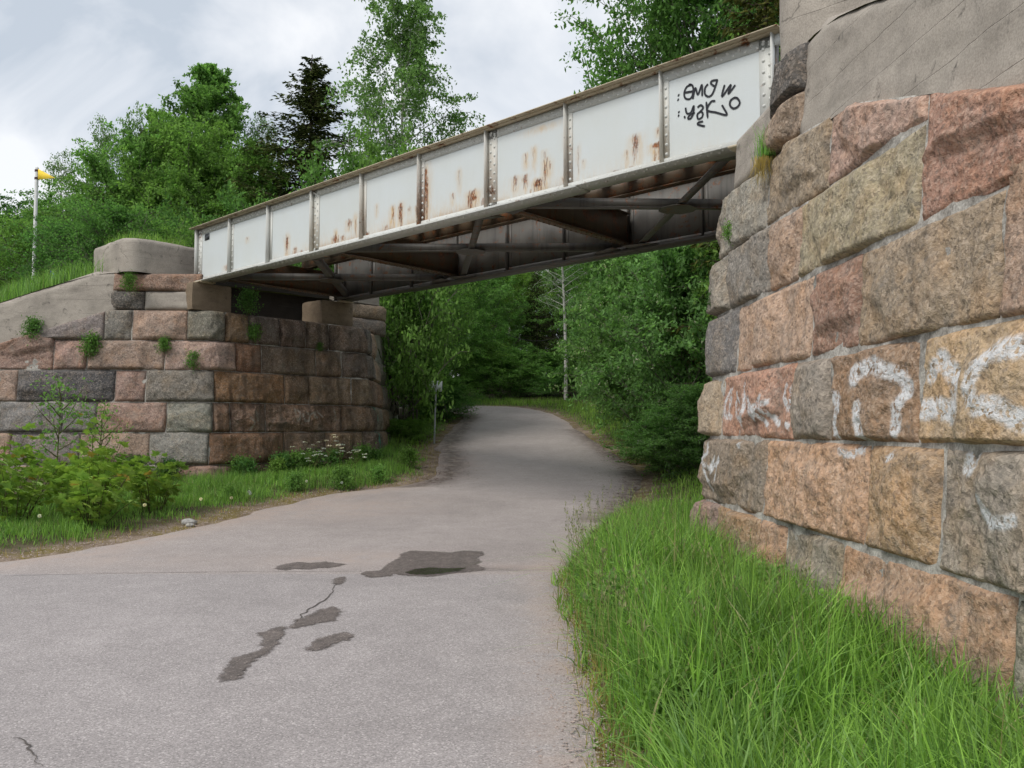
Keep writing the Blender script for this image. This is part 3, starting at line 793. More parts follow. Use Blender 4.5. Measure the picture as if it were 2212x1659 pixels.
SF = [[(2.23, 2.01), (2.26, 1.72)], [(2.23, 2.01), (2.36, 1.95), (2.34, 1.79), (2.26, 1.72)], [(2.43, 1.89), (2.47, 1.73), (2.58, 1.71), (2.62, 1.86), (2.55, 1.91)], [(2.66, 1.89), (2.78, 1.96), (2.74, 1.83), (2.85, 1.81)], [(2.9, 1.96), (3.05, 1.83)], [(3.41, 2.0), (3.48, 1.77)], [(1.01, 1.78), (1.11, 1.69), (1.03, 1.5)], [(1.15, 1.96), (1.21, 1.72)]]
for rw, (J, C) in ROWS_L.items():
    for k in range(len(J) - 1):
        ua, ub = J[k], J[k + 1]; um = (ua + ub) / 2
        tp = wingtop
        zlo = min(float(wingtop(np.array([ua]))[0]), float(wingtop(np.array([ub]))[0])); zhi = max(float(wingtop(np.array([ua]))[0]), float(wingtop(np.array([ub]))[0]))
        if zhi < ZR[rw] + 0.2: continue
        m = 'stone_wet' if 0.0 < um < 6 else 'stone'
        st = None
        if rw == 2 and 0.53 < um < 3.6: st = [(s_, 0.030) for s_ in SF]
        if um > 4.6 and um < 6.4 and rw in (1, 2): m = 'stone_teal'; st = [([(5.35 + 0.1, 2.15), (5.6, 1.9), (5.5, 1.45), (5.75, 1.2)], 0.30)] if rw == 2 else [([(5.5, 1.6), (5.6, 1.1)], 0.2)]
        z1 = ZR[rw + 1]
        if rw == 4 and ua < -4.6: z1 = 4.3
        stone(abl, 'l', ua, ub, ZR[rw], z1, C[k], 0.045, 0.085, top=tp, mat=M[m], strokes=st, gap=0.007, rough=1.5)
# upper courses along the wing, with a concrete filling
stone(abl, 'l', -2.45, -1.66, 4.26, 4.70, DARK, 0.045, 0.055, rough=1.2)
stone(abl, 'l', -1.66, -0.36, 4.26, 4.70, (0.30, 0.26, 0.225), 0.05, 0.008, mat=M['concrete'], name='concrete_block', rough=0.4)
stone(abl, 'l', -2.40, -0.38, 4.70, 5.13, (0.285, 0.195, 0.145), 0.045, 0.06, rough=1.4)
rough_block(abl, 'l', 'pier_core', 1.95, 3.2, -1.25, 0.15, 4.2, 5.115, M['concrete'], 5)
stone(abl, 'l', -1.62, 0.60, 4.70, 5.13, TAN, 0.06, 0.06, path='pier_far')
stone(abl, 'l', -1.62, 0.60, 4.26, 4.70, GREY, 0.06, 0.06, path='pier_far')
ramp(abl, 'l', 2.30, 9.0); ramp(abl, 'l', 2.30, 9.0, True)
cap_block(abl, 'l'); cap_block(abl, 'l', True)
rough_block(abl, 'l', 'bearing_pad', 0.46, 1.40, -0.32, 0.66, 4.262, 4.90, M['pad'], 31, 0.015)
rough_block(abl, 'l', 'bearing_pad', 0.46, 1.40, 3.20, 4.20, 4.262, 4.90, M['pad'], 32, 0.015)
rough_block(abl, 'l', 'back_wall', 1.75, 2.1, -0.6, 5.0, 4.20, 5.95, M['seat_shade'], 33, 0.01)

# ---- the abutment beside the viewer (near end of the girders)
abr = empty('bridge_abutment', L(14.6, 2.2, 0.0))
tag(abr, 'orange and grey granite abutment rising beside the tall grass, with silver spray lettering', 'abutment', 'bridge abutments')
core(abr, 'r', -9.0, 10.3)
F_R = TF - TN['r']
wingtop_r = lambda u: zt(np.where(u < 0, -u, np.where(u > F_R, u - F_R, 0)), 'r')
S2 = [[(-0.92, 1.95), (-0.78, 1.8), (-0.81, 1.68), (-1.03, 1.66)], [(-0.99, 1.96), (-0.91, 1.73)], [(-1.31, 1.9), (-1.15, 1.81), (-1.21, 1.68), (-1.4, 1.57), (-1.47, 1.72), (-1.29, 1.74)], [(-1.6, 1.97), (-1.62, 1.75), (-1.53, 1.64)], [(-1.34, 1.87), (-1.49, 1.59)], [(-1.72, 1.84), (-1.8, 1.64), (-2.06, 1.84)], [(-1.82, 1.74), (-2.19, 1.79)], [(-1.77, 1.77), (-2.11, 1.56)], [(-1.99, 1.74), (-2.37, 1.59)], [(-2.5, 1.92), (-2.45, 1.83), (-2.55, 1.73), (-2.64, 1.71), (-2.61, 1.89)], [(-2.54, 1.58), (-2.6, 1.56)]]
SA = [[(-3.92, 1.95), (-4.21, 1.98), (-4.46, 1.89), (-4.56, 1.8), (-4.44, 1.68), (-4.44, 1.54)], [(-3.92, 1.95), (-3.95, 1.89)], [(-3.42, 1.8), (-3.68, 1.72), (-3.51, 1.65), (-3.56, 1.49)], [(-4.0, 1.69), (-4.06, 1.49)]]
SB = [[(-4.8, 1.88), (-4.91, 1.96), (-5.06, 1.87), (-5.13, 1.77), (-5.11, 1.62)], [(-4.75, 1.66), (-4.94, 1.67), (-5.11, 1.63)], [(-5.66, 1.96), (-5.48, 1.96), (-5.34, 1.87), (-5.31, 1.75), (-5.38, 1.67), (-5.55, 1.65), (-5.68, 1.59)]]
S1 = [[(-0.13, 1.36), (-0.11, 1.2), (-0.31, 1.06), (-0.54, 0.86)], [(-0.3, 1.36), (-0.42, 1.26), (0.01, 1.17), (-0.54, 1.09), (-0.69, 1.22), (-0.59, 1.04), (-0.91, 1.22), (-0.74, 0.98)], [(-1.49, 1.38), (-1.53, 1.37)]]
S1b = [[(-3.62, 1.38), (-3.78, 1.35), (-4.01, 1.39)], [(-4.37, 1.34), (-4.44, 1.37)]]
S1c = [[(-5.24, 1.40), (-5.21, 1.31)], [(-5.28, 1.40), (-5.23, 1.31)], [(-5.39, 1.16), (-5.43, 1.1), (-5.54, 1.06), (-5.72, 1.09)]]
ROWS_R = {
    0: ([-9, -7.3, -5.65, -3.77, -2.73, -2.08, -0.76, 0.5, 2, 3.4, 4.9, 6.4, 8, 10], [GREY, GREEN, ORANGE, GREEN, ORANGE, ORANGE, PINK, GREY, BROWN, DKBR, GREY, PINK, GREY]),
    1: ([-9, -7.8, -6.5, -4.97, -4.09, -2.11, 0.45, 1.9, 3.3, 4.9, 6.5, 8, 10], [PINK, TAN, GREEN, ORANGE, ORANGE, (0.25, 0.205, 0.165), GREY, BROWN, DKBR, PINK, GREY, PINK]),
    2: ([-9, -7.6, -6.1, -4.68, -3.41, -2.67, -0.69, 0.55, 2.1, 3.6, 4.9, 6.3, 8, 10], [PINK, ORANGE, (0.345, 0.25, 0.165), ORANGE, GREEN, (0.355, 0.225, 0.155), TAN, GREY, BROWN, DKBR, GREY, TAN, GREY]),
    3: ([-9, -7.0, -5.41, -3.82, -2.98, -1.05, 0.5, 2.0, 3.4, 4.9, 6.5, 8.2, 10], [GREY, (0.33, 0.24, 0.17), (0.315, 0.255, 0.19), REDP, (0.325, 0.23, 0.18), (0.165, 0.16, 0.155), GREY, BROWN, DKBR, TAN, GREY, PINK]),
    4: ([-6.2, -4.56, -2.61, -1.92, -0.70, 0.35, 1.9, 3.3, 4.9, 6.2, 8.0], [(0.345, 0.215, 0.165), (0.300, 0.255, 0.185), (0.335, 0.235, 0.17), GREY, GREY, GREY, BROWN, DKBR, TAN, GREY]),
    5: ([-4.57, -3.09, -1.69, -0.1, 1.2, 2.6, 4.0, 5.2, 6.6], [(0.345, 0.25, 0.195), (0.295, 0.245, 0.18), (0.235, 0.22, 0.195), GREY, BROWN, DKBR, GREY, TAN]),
}
for rw, (J, C) in ROWS_R.items():
    for k in range(len(J) - 1):
        ua, ub = J[k], J[k + 1]; um = (ua + ub) / 2
        wa, wb = float(wingtop_r(np.array([ua]))[0]), float(wingtop_r(np.array([ub]))[0])
        if max(wa, wb) < ZR[rw] + 0.2: continue
        z1 = ZR[rw + 1]
        if rw == 4 and um < -4.6: z1 = 4.3
        if rw == 3 and um < -6.2: z1 = 3.4
        near = um < 0.6
        st = None
        if rw == 2 and abs(um + 1.68) < 0.1: st = [(s_, 0.040) for s_ in S2]
        if rw == 2 and abs(um + 4.04) < 0.1: st = [(s_, 0.075) for s_ in SA]
        if rw == 2 and abs(um + 5.39) < 0.1: st = [(s_, 0.080) for s_ in SB]
        if rw == 1 and abs(um + 0.83) < 0.1: st = [(s_, 0.035) for s_ in S1]
        if rw == 1 and abs(um + 3.1) < 0.1: st = [(s_, 0.035) for s_ in S1b]
        if rw == 1 and abs(um + 4.53) < 0.1: st = [(s_, 0.03) for s_ in S1b]
        if rw == 1 and abs(um + 5.73) < 0.1: st = [(s_, 0.05) for s_ in S1c]
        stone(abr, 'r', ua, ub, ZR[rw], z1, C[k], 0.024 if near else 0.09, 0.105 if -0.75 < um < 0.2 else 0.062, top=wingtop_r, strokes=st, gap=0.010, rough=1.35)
stone(abr, 'r', -2.47, -1.66, 4.27, 4.66, (0.32, 0.225, 0.175), 0.024, 0.09, rough=1.4)
stone(abr, 'r', -1.66, -0.50, 4.27, 4.90, (0.30, 0.26, 0.225), 0.04, 0.012, mat=M['concrete'], name='concrete_block', rough=0.5)
stone(abr, 'r', -2.47, -1.62, 4.66, 5.13, DARK, 0.024, 0.11, rough=1.6)
rough_block(abr, 'r', 'pier_core', 2.05, 3.2, -1.40, 0.10, 4.2, 5.115, M['concrete'], 6)
stone(abr, 'r', -1.62, 0.60, 4.70, 5.13, TAN, 0.07, 0.06, path='pier_far')
stone(abr, 'r', -1.62, 0.60, 4.26, 4.70, GREY, 0.07, 0.06, path='pier_far')
ramp(abr, 'r', 2.42, 9.0); ramp(abr, 'r', 2.42, 9.0, True)
cap_block(abr, 'r'); cap_block(abr, 'r', True)
rough_block(abr, 'r', 'bearing_pad', 0.62, 1.5, -0.30, 0.72, 4.262, 4.90, M['pad'], 41, 0.02)
rough_block(abr, 'r', 'bearing_pad', 0.36, 1.32, 3.15, 4.22, 4.262, 4.90, M['pad'], 42, 0.015)
rough_block(abr, 'r', 'back_wall', 1.75, 2.1, -0.6, 5.0, 4.20, 5.95, M['seat_shade'], 43, 0.01)
# ================================================================== embankments
def mat_bank():
    t = NT('bank_turf'); p = t.pos(); n = t.noise(p, 1.8, 7, 0.65); f = t.noise(p, 30, 5, 0.7)
    c = t.mix(t.ramp(n, [(0.36, 0.0), (0.62, 1.0)]), (0.055, 0.070, 0.022), (0.115, 0.130, 0.045))
    c = t.mix(1.0, c, t.ramp(f, [(0.3, 0.6), (0.7, 1.4)]), 'MULTIPLY')
    t.bsdf(c, 0.95, t.bump(f, 0.6, 0.04), 0.1)
    return t.done()
M['bank'] = mat_bank()
def zbank(t, side):
    tn = TN[side]
    d = np.maximum(tn - 1.98 - t, t - (TF + 1.98))
    return np.where(d > 0, 5.02 - 0.51 * d, np.minimum(5.14, 5.02 + 0.2 * (-d)))
def bank_grid(side):
    ts = np.linspace(-12.5, 17.0, 90); tn = TN[side]
    ae = np.where(ts < tn, (tn - ts) + 0.55, np.where(ts > TF, (ts - TF) + 0.55, 1.6)); ae = np.maximum(ae, 1.6)
    v = np.linspace(0, 1, 70) ** 2.2
    Tt = ts[:, None] * np.ones(len(v)); A = ae[:, None] + (90 - ae[:, None]) * v[None]
    Zb = zbank(Tt, side) + 0.06 * fbm(np.stack([Tt, A, A * 0], -1), 3, 4)
    return A, Tt, Zb
for side in 'lr':
    A, Tt, Zb = bank_grid(side)
    V = L(to_s(side, A), Tt, Zb).reshape(-1, 3)
    tag(mk('embankment', V, gridF(*A.shape), M['bank'], smooth=True), kind='structure')

# ================================================================== the girder bridge
bridge = empty('railway_bridge', L(7.13, 2.05, 4.93))
tag(bridge, 'riveted white steel girder bridge carrying a railway over the road', 'bridge')
ZB, ZT, SL = 4.93, 6.23, 14.26
DS = 1.585
def girder(tweb, out, front):
    """plate girder; out = -1 when its open face looks to the viewer"""
    mb = MB()
    o = out
    # flange plates
    g = MB()
    def slab(m, s0, s1, t0, t1, z0, z1):
        return m.hexa([L(s0, t0, z0), L(s1, t0, z0), L(s1, t1, z0), L(s0, t1, z0), L(s0, t0, z1), L(s1, t0, z1), L(s1, t1, z1), L(s0, t1, z1)])
    slab(g, -0.02, SL, tweb - 0.17, tweb + 0.17, ZB, ZB + 0.018)
    # flange angles, both sides of the web
    for sg in (-1, 1):
        t0, t1 = sorted((tweb + sg * 0.007, tweb + sg * 0.115))
        slab(g, 0, SL, t0, t1, ZB + 0.019, ZB + 0.032)
        t0, t1 = sorted((tweb + sg * 0.007, tweb + sg * 0.020))
        slab(g, 0, SL, t0, t1, ZB + 0.034, ZB + 0.118)
        slab(g, 0, SL, t0, t1, ZT - 0.165, ZT - 0.034)
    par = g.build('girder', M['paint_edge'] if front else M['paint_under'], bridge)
    tf = MB(); slab(tf, -0.10, SL + 0.05, tweb - 0.19, tweb + 0.19, ZT - 0.014, ZT)
    for sg in (-1, 1):
        t0, t1 = sorted((tweb + sg * 0.007, tweb + sg * 0.115)); slab(tf, 0, SL, t0, t1, ZT - 0.031, ZT - 0.016)
    tf.build('top_flange', M['paint_rusty'], par)
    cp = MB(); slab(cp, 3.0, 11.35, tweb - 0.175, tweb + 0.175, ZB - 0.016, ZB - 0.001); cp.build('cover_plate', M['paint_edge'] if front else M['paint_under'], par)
    return par, slab

RM = [(3.81, 5.47, 0.45, 0.075, 0.9), (4.1, 5.18, 0.3, 0.13, 0.6), (4.34, 5.07, 0.06, 0.102, 0.6), (5.47, 5.31, 0.31, 0.046, 0.9), (5.47, 5.2, 0.2, 0.184, 0.8), (5.7, 5.16, 0.14, 0.136, 0.7), (5.9, 5.43, 0.16, 0.133, 0.7), (6.1, 5.5, 0.33, 0.035, 0.8), (6.15, 5.03, 0.14, 0.259, 1), (6.43, 5.1, 0.16, 0.127, 1), (6.28, 5.34, 0.16, 0.035, 0.9), (6.72, 5.58, 0.16, 0.025, 0.6), (7.16, 5.44, 0.34, 0.056, 1.2), (7.38, 5.45, 0.44, 0.097, 0.8), (6.99, 5.16, 0.16, 0.073, 0.7), (7.61, 5.36, 0.13, 0.076, 0.4), (7.80, 5.34, 0.15, 0.074, 0.6), (8.04, 5.95, 0.99, 0.095, 1), (8.85, 5.75, 0.29, 0.027, 0.4), (8.69, 5.4, 0.19, 0.027, 0.7), (9.16, 5.33, 0.28, 0.194, 1), (9.39, 5.17, 0.23, 0.063, 0.5), (8.45, 5.06, 0.07, 0.139, 0.6), (8.97, 4.99, 0.07, 0.262, 0.7), (9.37, 4.99, 0.07, 0.127, 0.7), (1.39, 5.2, 0.13, 0.192, 0.5), (1.50, 5.61, 0.49, 0.038, 0.6), (2.24, 5.69, 0.08, 0.048, 0.6), (3.06, 5.8, 0.15, 0.045, 0.3),
      (10.29, 5.68, 0.15, 0.026, 0.8), (10.45, 5.74, 0.22, 0.032, 0.7), (10.64, 5.65, 0.1, 0.047, 0.4), (10.68, 5.51, 0.36, 0.056, 0.9), (10.76, 5.47, 0.17, 0.018, 0.7), (10.07, 5.37, 0.18, 0.099, 0.6), (10.27, 5.36, 0.2, 0.097, 0.7), (10.53, 5.25, 0.24, 0.157, 0.9), (10.4, 5.11, 0.1, 0.038, 0.7), (10.99, 5.18, 0.1, 0.018, 0.6), (12.25, 5.47, 0.29, 0.103, 0.7), (12.1, 5.3, 0.22, 0.021, 0.7), (12.57, 5.29, 0.09, 0.099, 1.3), (12.55, 5.22, 0.2, 0.02, 0.8), (12.61, 5.21, 0.17, 0.02, 0.8), (12.6, 5.49, 0.09, 0.015, 0.6), (11.91, 5.05, 0.06, 0.16, 0.8), (12.18, 5.04, 0.04, 0.231, 0.7), (11.27, 5.57, 0.33, 0.017, 0.4), (11.36, 5.34, 0.09, 0.014, 0.5), (12.7, 5.25, 0.26, 0.012, 0.5), (9.58, 5.63, 0.16, 0.021, 0.6), (11.07, 5.81, 0.14, 0.036, 0.6), (8.84, 5.74, 0.11, 0.03, 0.5)]
def rust_field(S, Z):
    r = np.zeros(S.shape); y = np.zeros(S.shape)
    q = np.random.default_rng(17)
    for k, (s0, z0, ln, w, it) in enumerate(RM):
        n = max(2, int(w / 0.013)); ln = max(ln, 0.06) * 1.1
        for j in range(n):
            sc_ = s0 + q.uniform(-0.62, 0.62) * w; wd = q.uniform(0.004, 0.012); l2 = ln * q.uniform(0.25, 1.15); zt0 = z0 - q.uniform(-0.06, 0.35) * ln; st_ = q.uniform(0.4, 1.1)
            if sc_ < S.min() - 0.1 or sc_ > S.max() + 0.1: continue
            dz = (zt0 - Z) / l2; wv = sc_ + 0.006 * np.sin(Z * 31 + k + j)
            r = np.maximum(r, it * st_ * np.exp(-((S - wv) / (wd * (1.25 - 0.5 * np.clip(dz, 0, 1)))) ** 2) * sstep(-0.06, 0.06, dz) * (1 - sstep(0.75, 1.05, dz)))
        if w > 0.06:
            bl = fbm(np.stack([S * 26, Z * 20, S * 0 + k], -1), 3, k % 9)
            r = np.maximum(r, it * sstep(0.05, 0.55, np.exp(-((S - s0) / (w * 0.55)) ** 2 - ((Z - z0 + 0.3 * ln) / (0.35 * ln + 0.02)) ** 2) + 0.55 * bl - 0.35))
        dz = (z0 - Z) / ln
        y = np.maximum(y, 0.85 * it * np.exp(-((S - s0) / (w * 0.8 + 0.05)) ** 2) * sstep(-0.25, 0.2, dz) * (1 - sstep(0.9, 2.2, dz)))
    low = np.exp(-np.clip(Z - ZB - 0.05, 0, 9) / 0.16)
    env = np.interp(S, [0, 2.5, 3.6, 5.2, 6.5, 9.4, 10.5, 12.4, 14.3], [0.03, 0.06, 0.4, 0.8, 0.95, 1.0, 0.55, 0.35, 0.08])
    n = 0.5 + 0.5 * fbm(np.stack([S * 3, Z * 1.2, S * 0], -1), 4, 3)
    y = np.maximum(y, env * low * (0.35 + n))
    y = np.maximum(y, 0.6 * np.exp(-((S - 10.6) / 0.35) ** 2 - ((Z - 5.98) / 0.06) ** 2))
    r = np.maximum(r, env * np.exp(-np.clip(Z - ZB - 0.10, 0, 9) / 0.045) * np.clip(n - 0.36, 0, 1) * 1.6)
    return np.clip(r * 1.25, 0, 1), np.clip(y * 1.15, 0, 1)

gf, slab = girder(0.0, -1, True)
STIFF = [0.05] + [DS * i for i in range(1, 9)] + [SL - 0.06]
for i in range(9):
    s0, s1 = STIFF[i], STIFF[i + 1]
    n1, n2 = 250, 84
    S, Z = np.meshgrid(np.linspace(s0, s1, n1), np.linspace(ZB + 0.02, ZT - 0.02, n2), indexing='ij')
    ru, ye = rust_field(S, Z)
    buckle = 0.004 * fbm(np.stack([S * 1.1, Z * 1.1, S * 0], -1), 2, 60)
    Vf = L(S, -0.007 + buckle, Z).reshape(-1, 3)
    Vb = L(S[[0, -1]][:, [0, -1]].ravel(), 0.007, Z[[0, -1]][:, [0, -1]].ravel())
    nb = len(Vf); c = [0, n2 - 1, (n1 - 1) * n2, n1 * n2 - 1]
    F = np.r_[gridF(n1, n2), [[nb, nb + 1, nb + 3, nb + 2]]]
    mk('web_panel', np.r_[Vf, Vb], F, M['paint'], gf, smooth=True, attrs={'rust': np.r_[ru.ravel(), 0, 0, 0, 0], 'yellow': np.r_[ye.ravel(), 0, 0, 0, 0]})
rivs = []
def rv(s, t, z, nrm): rivs.append((L(s, t, z), nrm))
NF = -P_
for i, s in enumerate(STIFF):
    m = MB(); splice = i in (0, 3, 6, 9)
    sg = 1 if i < 9 else -1
    if splice:
        slab(m, s - 0.005, s + 0.19 * sg, -0.020, -0.0085, ZB + 0.035, ZT - 0.034)
        slab(m, *sorted((s - 0.006, s + 0.010)), -0.112, -0.0215, ZB + 0.034, ZT - 0.033)
        for k in range(9):
            z = ZB + 0.10 + k * (ZT - ZB - 0.2) / 8
            rv(s + sg * 0.055, -0.020, z, NF); rv(s + sg * 0.135, -0.020, z + 0.07 if k < 8 else z, NF)
    else:
        slab(m, s - 0.006, s + 0.006, -0.112, -0.0085, ZB + 0.034, ZT - 0.033)
        slab(m, s + 0.007, s + 0.085, -0.0205, -0.0085, ZB + 0.12, ZT - 0.167)
        if i % 2 or i > 6:
            for k in range(8): rv(s + 0.045, -0.0205, ZB + 0.17 + k * 0.125, NF)
    Vs, Fs = m.arrays(); zz_ = Vs[:, 2]
    st = mk('stiffener', Vs, Fs, M['paint_edge'], gf, attrs={'rust': (0.95 if i == 5 else 0.30 if i in (4, 6, 7) else 0.0) * (1 - sstep(5.3, 6.2, zz_)), 'yellow': (0.5 if 3 <= i <= 8 else 0.1) * (1 - sstep(4.9, 5.8, zz_))})
k = 0
for s in np.arange(0.12, SL - 0.05, 0.155):
    rv(s, -0.020, ZT - 0.075, NF); rv(s + 0.077, -0.020, ZT - 0.128, NF)
for s in np.arange(0.10, SL - 0.05, 0.235): rv(s, -0.020, ZB + 0.080, NF)
for s in np.arange(0.10, SL - 0.05, 0.155):
    zz = ZB - 0.016 if 3.0 < s < 11.35 else ZB
    rv(s, -0.125, zz, -Z_); rv(s + 0.07, -0.055, zz, -Z_)
# rivet heads: the 300 that show largest as objects, the smaller ones joined
def dome():
    V = []; F = []
    n = 8
    for j, a in enumerate((0.0, 0.62, 1.15)):
        for q in range(n): V.append((math.cos(a) * math.cos(q * 2 * math.pi / n), math.cos(a) * math.sin(q * 2 * math.pi / n), math.sin(a) * 0.72))
    V.append((0, 0, 0.74))
    for j in range(2):
        for q in range(n): F.append((j * n + q, j * n + (q + 1) % n, (j + 1) * n + (q + 1) % n, (j + 1) * n + q))
    for q in range(n): F.append((2 * n + q, 2 * n + (q + 1) % n, 3 * n, 3 * n))
    return np.array(V) * 0.023, np.array(F)
dv, df = dome()
def frame(nrm):
    nrm = np.asarray(nrm, float); a = np.cross(nrm, [0, 0, 1.0] if abs(nrm[2]) < 0.9 else [1.0, 0, 0]); a /= np.linalg.norm(a); b = np.cross(nrm, a)
    return np.stack([a, b, nrm])
rivs.sort(key=lambda r: np.linalg.norm(r[0] - np.array([0, 0, 1.55])) + (3 if r[1][2] < -0.5 else 0))
RME = {}
rest = MB()
for k, (p, nrm) in enumerate(rivs):
    key = tuple(np.round(nrm, 2)); Vr = dv @ frame(nrm)
    if k < 300:
        if key not in RME:
            me = bpy.data.meshes.new('rivet'); me.from_pydata([tuple(v) for v in Vr], [], [tuple(f[:3]) if f[2] == f[3] else tuple(f) for f in df]); me.materials.append(M['paint_edge'])
            me.polygons.foreach_set('use_smooth', np.ones(len(me.polygons), bool)); RME[key] = me
        inst('rivet', RME[key], p, gf)
    else: rest.add(Vr + p, df)
rr = rest.build('rivet', M['paint_edge'], gf, smooth=True); rr['kind'] = 'stuff'
# maker's plate
m = MB(); slab(m, 0.34, 0.56, -0.016, -0.012, 5.90, 6.05); m.build('name_plate', M['plate_dark'], gf)
# spray tag on the web
GS = [[(12.91, 5.837), (12.905, 5.829)], [(12.902, 5.779), (12.897, 5.771)], [(12.912, 5.613), (12.907, 5.606)], [(12.906, 5.568), (12.904, 5.56)], [(12.991, 5.528), (12.996, 5.514)], [(13.095, 5.916), (13.029, 5.909), (12.991, 5.844), (13.004, 5.768), (13.062, 5.739), (13.102, 5.766), (13.122, 5.845), (13.104, 5.909), (13.053, 5.932)], [(13.0, 5.841), (13.122, 5.824)], [(13.111, 5.725), (13.15, 5.858), (13.186, 5.763), (13.242, 5.873), (13.245, 5.726)], [(13.329, 5.859), (13.287, 5.818), (13.286, 5.739), (13.338, 5.695), (13.394, 5.725), (13.452, 5.858), (13.441, 5.874), (13.385, 5.882), (13.369, 5.853), (13.418, 5.802)], [(13.555, 5.783), (13.518, 5.645), (13.637, 5.759), (13.603, 5.656), (13.698, 5.741)], [(13.007, 5.643), (13.025, 5.564), (13.083, 5.559), (13.124, 5.633), (13.118, 5.539), (13.082, 5.485), (13.043, 5.489), (13.059, 5.523), (13.141, 5.544)], [(13.177, 5.597), (13.223, 5.616), (13.257, 5.576), (13.222, 5.539), (13.175, 5.509), (13.186, 5.448), (13.237, 5.456), (13.251, 5.504), (13.21, 5.546)], [(13.303, 5.626), (13.318, 5.434)], [(13.426, 5.613), (13.366, 5.619), (13.313, 5.529), (13.435, 5.465), (13.577, 5.397), (13.535, 5.5), (13.514, 5.537)], [(13.689, 5.585), (13.634, 5.565), (13.623, 5.507), (13.665, 5.455), (13.723, 5.46), (13.752, 5.503), (13.725, 5.561), (13.682, 5.587)], [(13.254, 5.399), (13.19, 5.401), (13.185, 5.375), (13.28, 5.329)]]
g = MB()
for k, st in enumerate(GS):
    Q = densify(np.array(st), 8); d = np.gradient(Q, axis=0); d /= np.linalg.norm(d, axis=1)[:, None] + 1e-9
    nr = np.c_[-d[:, 1], d[:, 0]]; wd = np.full(len(Q), 0.0125 if len(st) > 2 else 0.014); wd[0] *= 0.7; wd[-1] *= 0.6
    if len(st) == 2:
        Q = np.r_[[Q[0] - d[0] * 0.012], Q, [Q[-1] + d[-1] * 0.012]]; nr = np.r_[nr[:1], nr, nr[-1:]]; wd = np.r_[0.009, wd, 0.008]
    a = Q - nr * wd[:, None]; b = Q + nr * wd[:, None]
    V = np.stack([L(a[:, 0], -0.0135 - 0.0003 * k, a[:, 1]), L(b[:, 0], -0.0135 - 0.0003 * k, b[:, 1])], 1).reshape(-1, 3)
    g.add(V, gridF(len(Q), 2))
sp = g.build('spray_lettering', M['ink'], gf)
sp['label'] = 'black hand-sprayed letters and a heart on the girder'

# far girder
TG = 3.93
gb, _ = girder(TG, 1, False)
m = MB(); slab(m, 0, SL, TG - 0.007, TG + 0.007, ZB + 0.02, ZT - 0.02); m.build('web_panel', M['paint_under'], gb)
for i, s in enumerate(STIFF):
    m = MB(); slab(m, s - 0.006, s + 0.006, TG - 0.11, TG - 0.0085, ZB + 0.034, ZT - 0.033); slab(m, s + 0.007, s + 0.09, TG - 0.021, TG - 0.0085, ZB + 0.12, ZT - 0.167)
    m.build('stiffener', M['paint_under'], gb)
# inner stiffeners of the front girder
for i, s in enumerate(STIFF):
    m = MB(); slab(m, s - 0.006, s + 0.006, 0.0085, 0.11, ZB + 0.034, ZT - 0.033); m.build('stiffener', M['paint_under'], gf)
# cross beams between the girders
for s in (0.35, DS * 3, DS * 6, SL - 0.35):
    m = MB(); slab(m, s - 0.006, s + 0.006, 0.025, TG - 0.025, 5.06, 5.62)
    slab(m, s - 0.10, s + 0.10, 0.13, TG - 0.13, 5.04, 5.059); slab(m, s - 0.10, s + 0.10, 0.13, TG - 0.13, 5.621, 5.64)
    for k in (0.9, 1.96, 3.0): slab(m, s - 0.09, s - 0.0065, k - 0.005, k + 0.005, 5.0595, 5.62)
    cb = m.build('cross_beam', M['paint_brown'], bridge)
    r2 = MB()
    for k in np.arange(0.2, TG - 0.2, 0.15):
        for q in (-0.06, 0.06): r2.add(dv @ frame(-Z_) + L(s + q, k, 5.04), df)
    rb = r2.build('rivet', M['paint_brown'], cb, smooth=True); rb['kind'] = 'stuff'
# stringers under the track
for t in (1.15, 2.80):
    m = MB()
    slab(m, 0.05, SL - 0.05, t - 0.006, t + 0.006, 5.66, 6.04); slab(m, 0.05, SL - 0.05, t - 0.085, t + 0.085, 5.645, 5.6595); slab(m, 0.05, SL - 0.05, t - 0.085, t + 0.085, 6.0405, 6.055)
    m.build('stringer', M['paint_brown'], bridge)
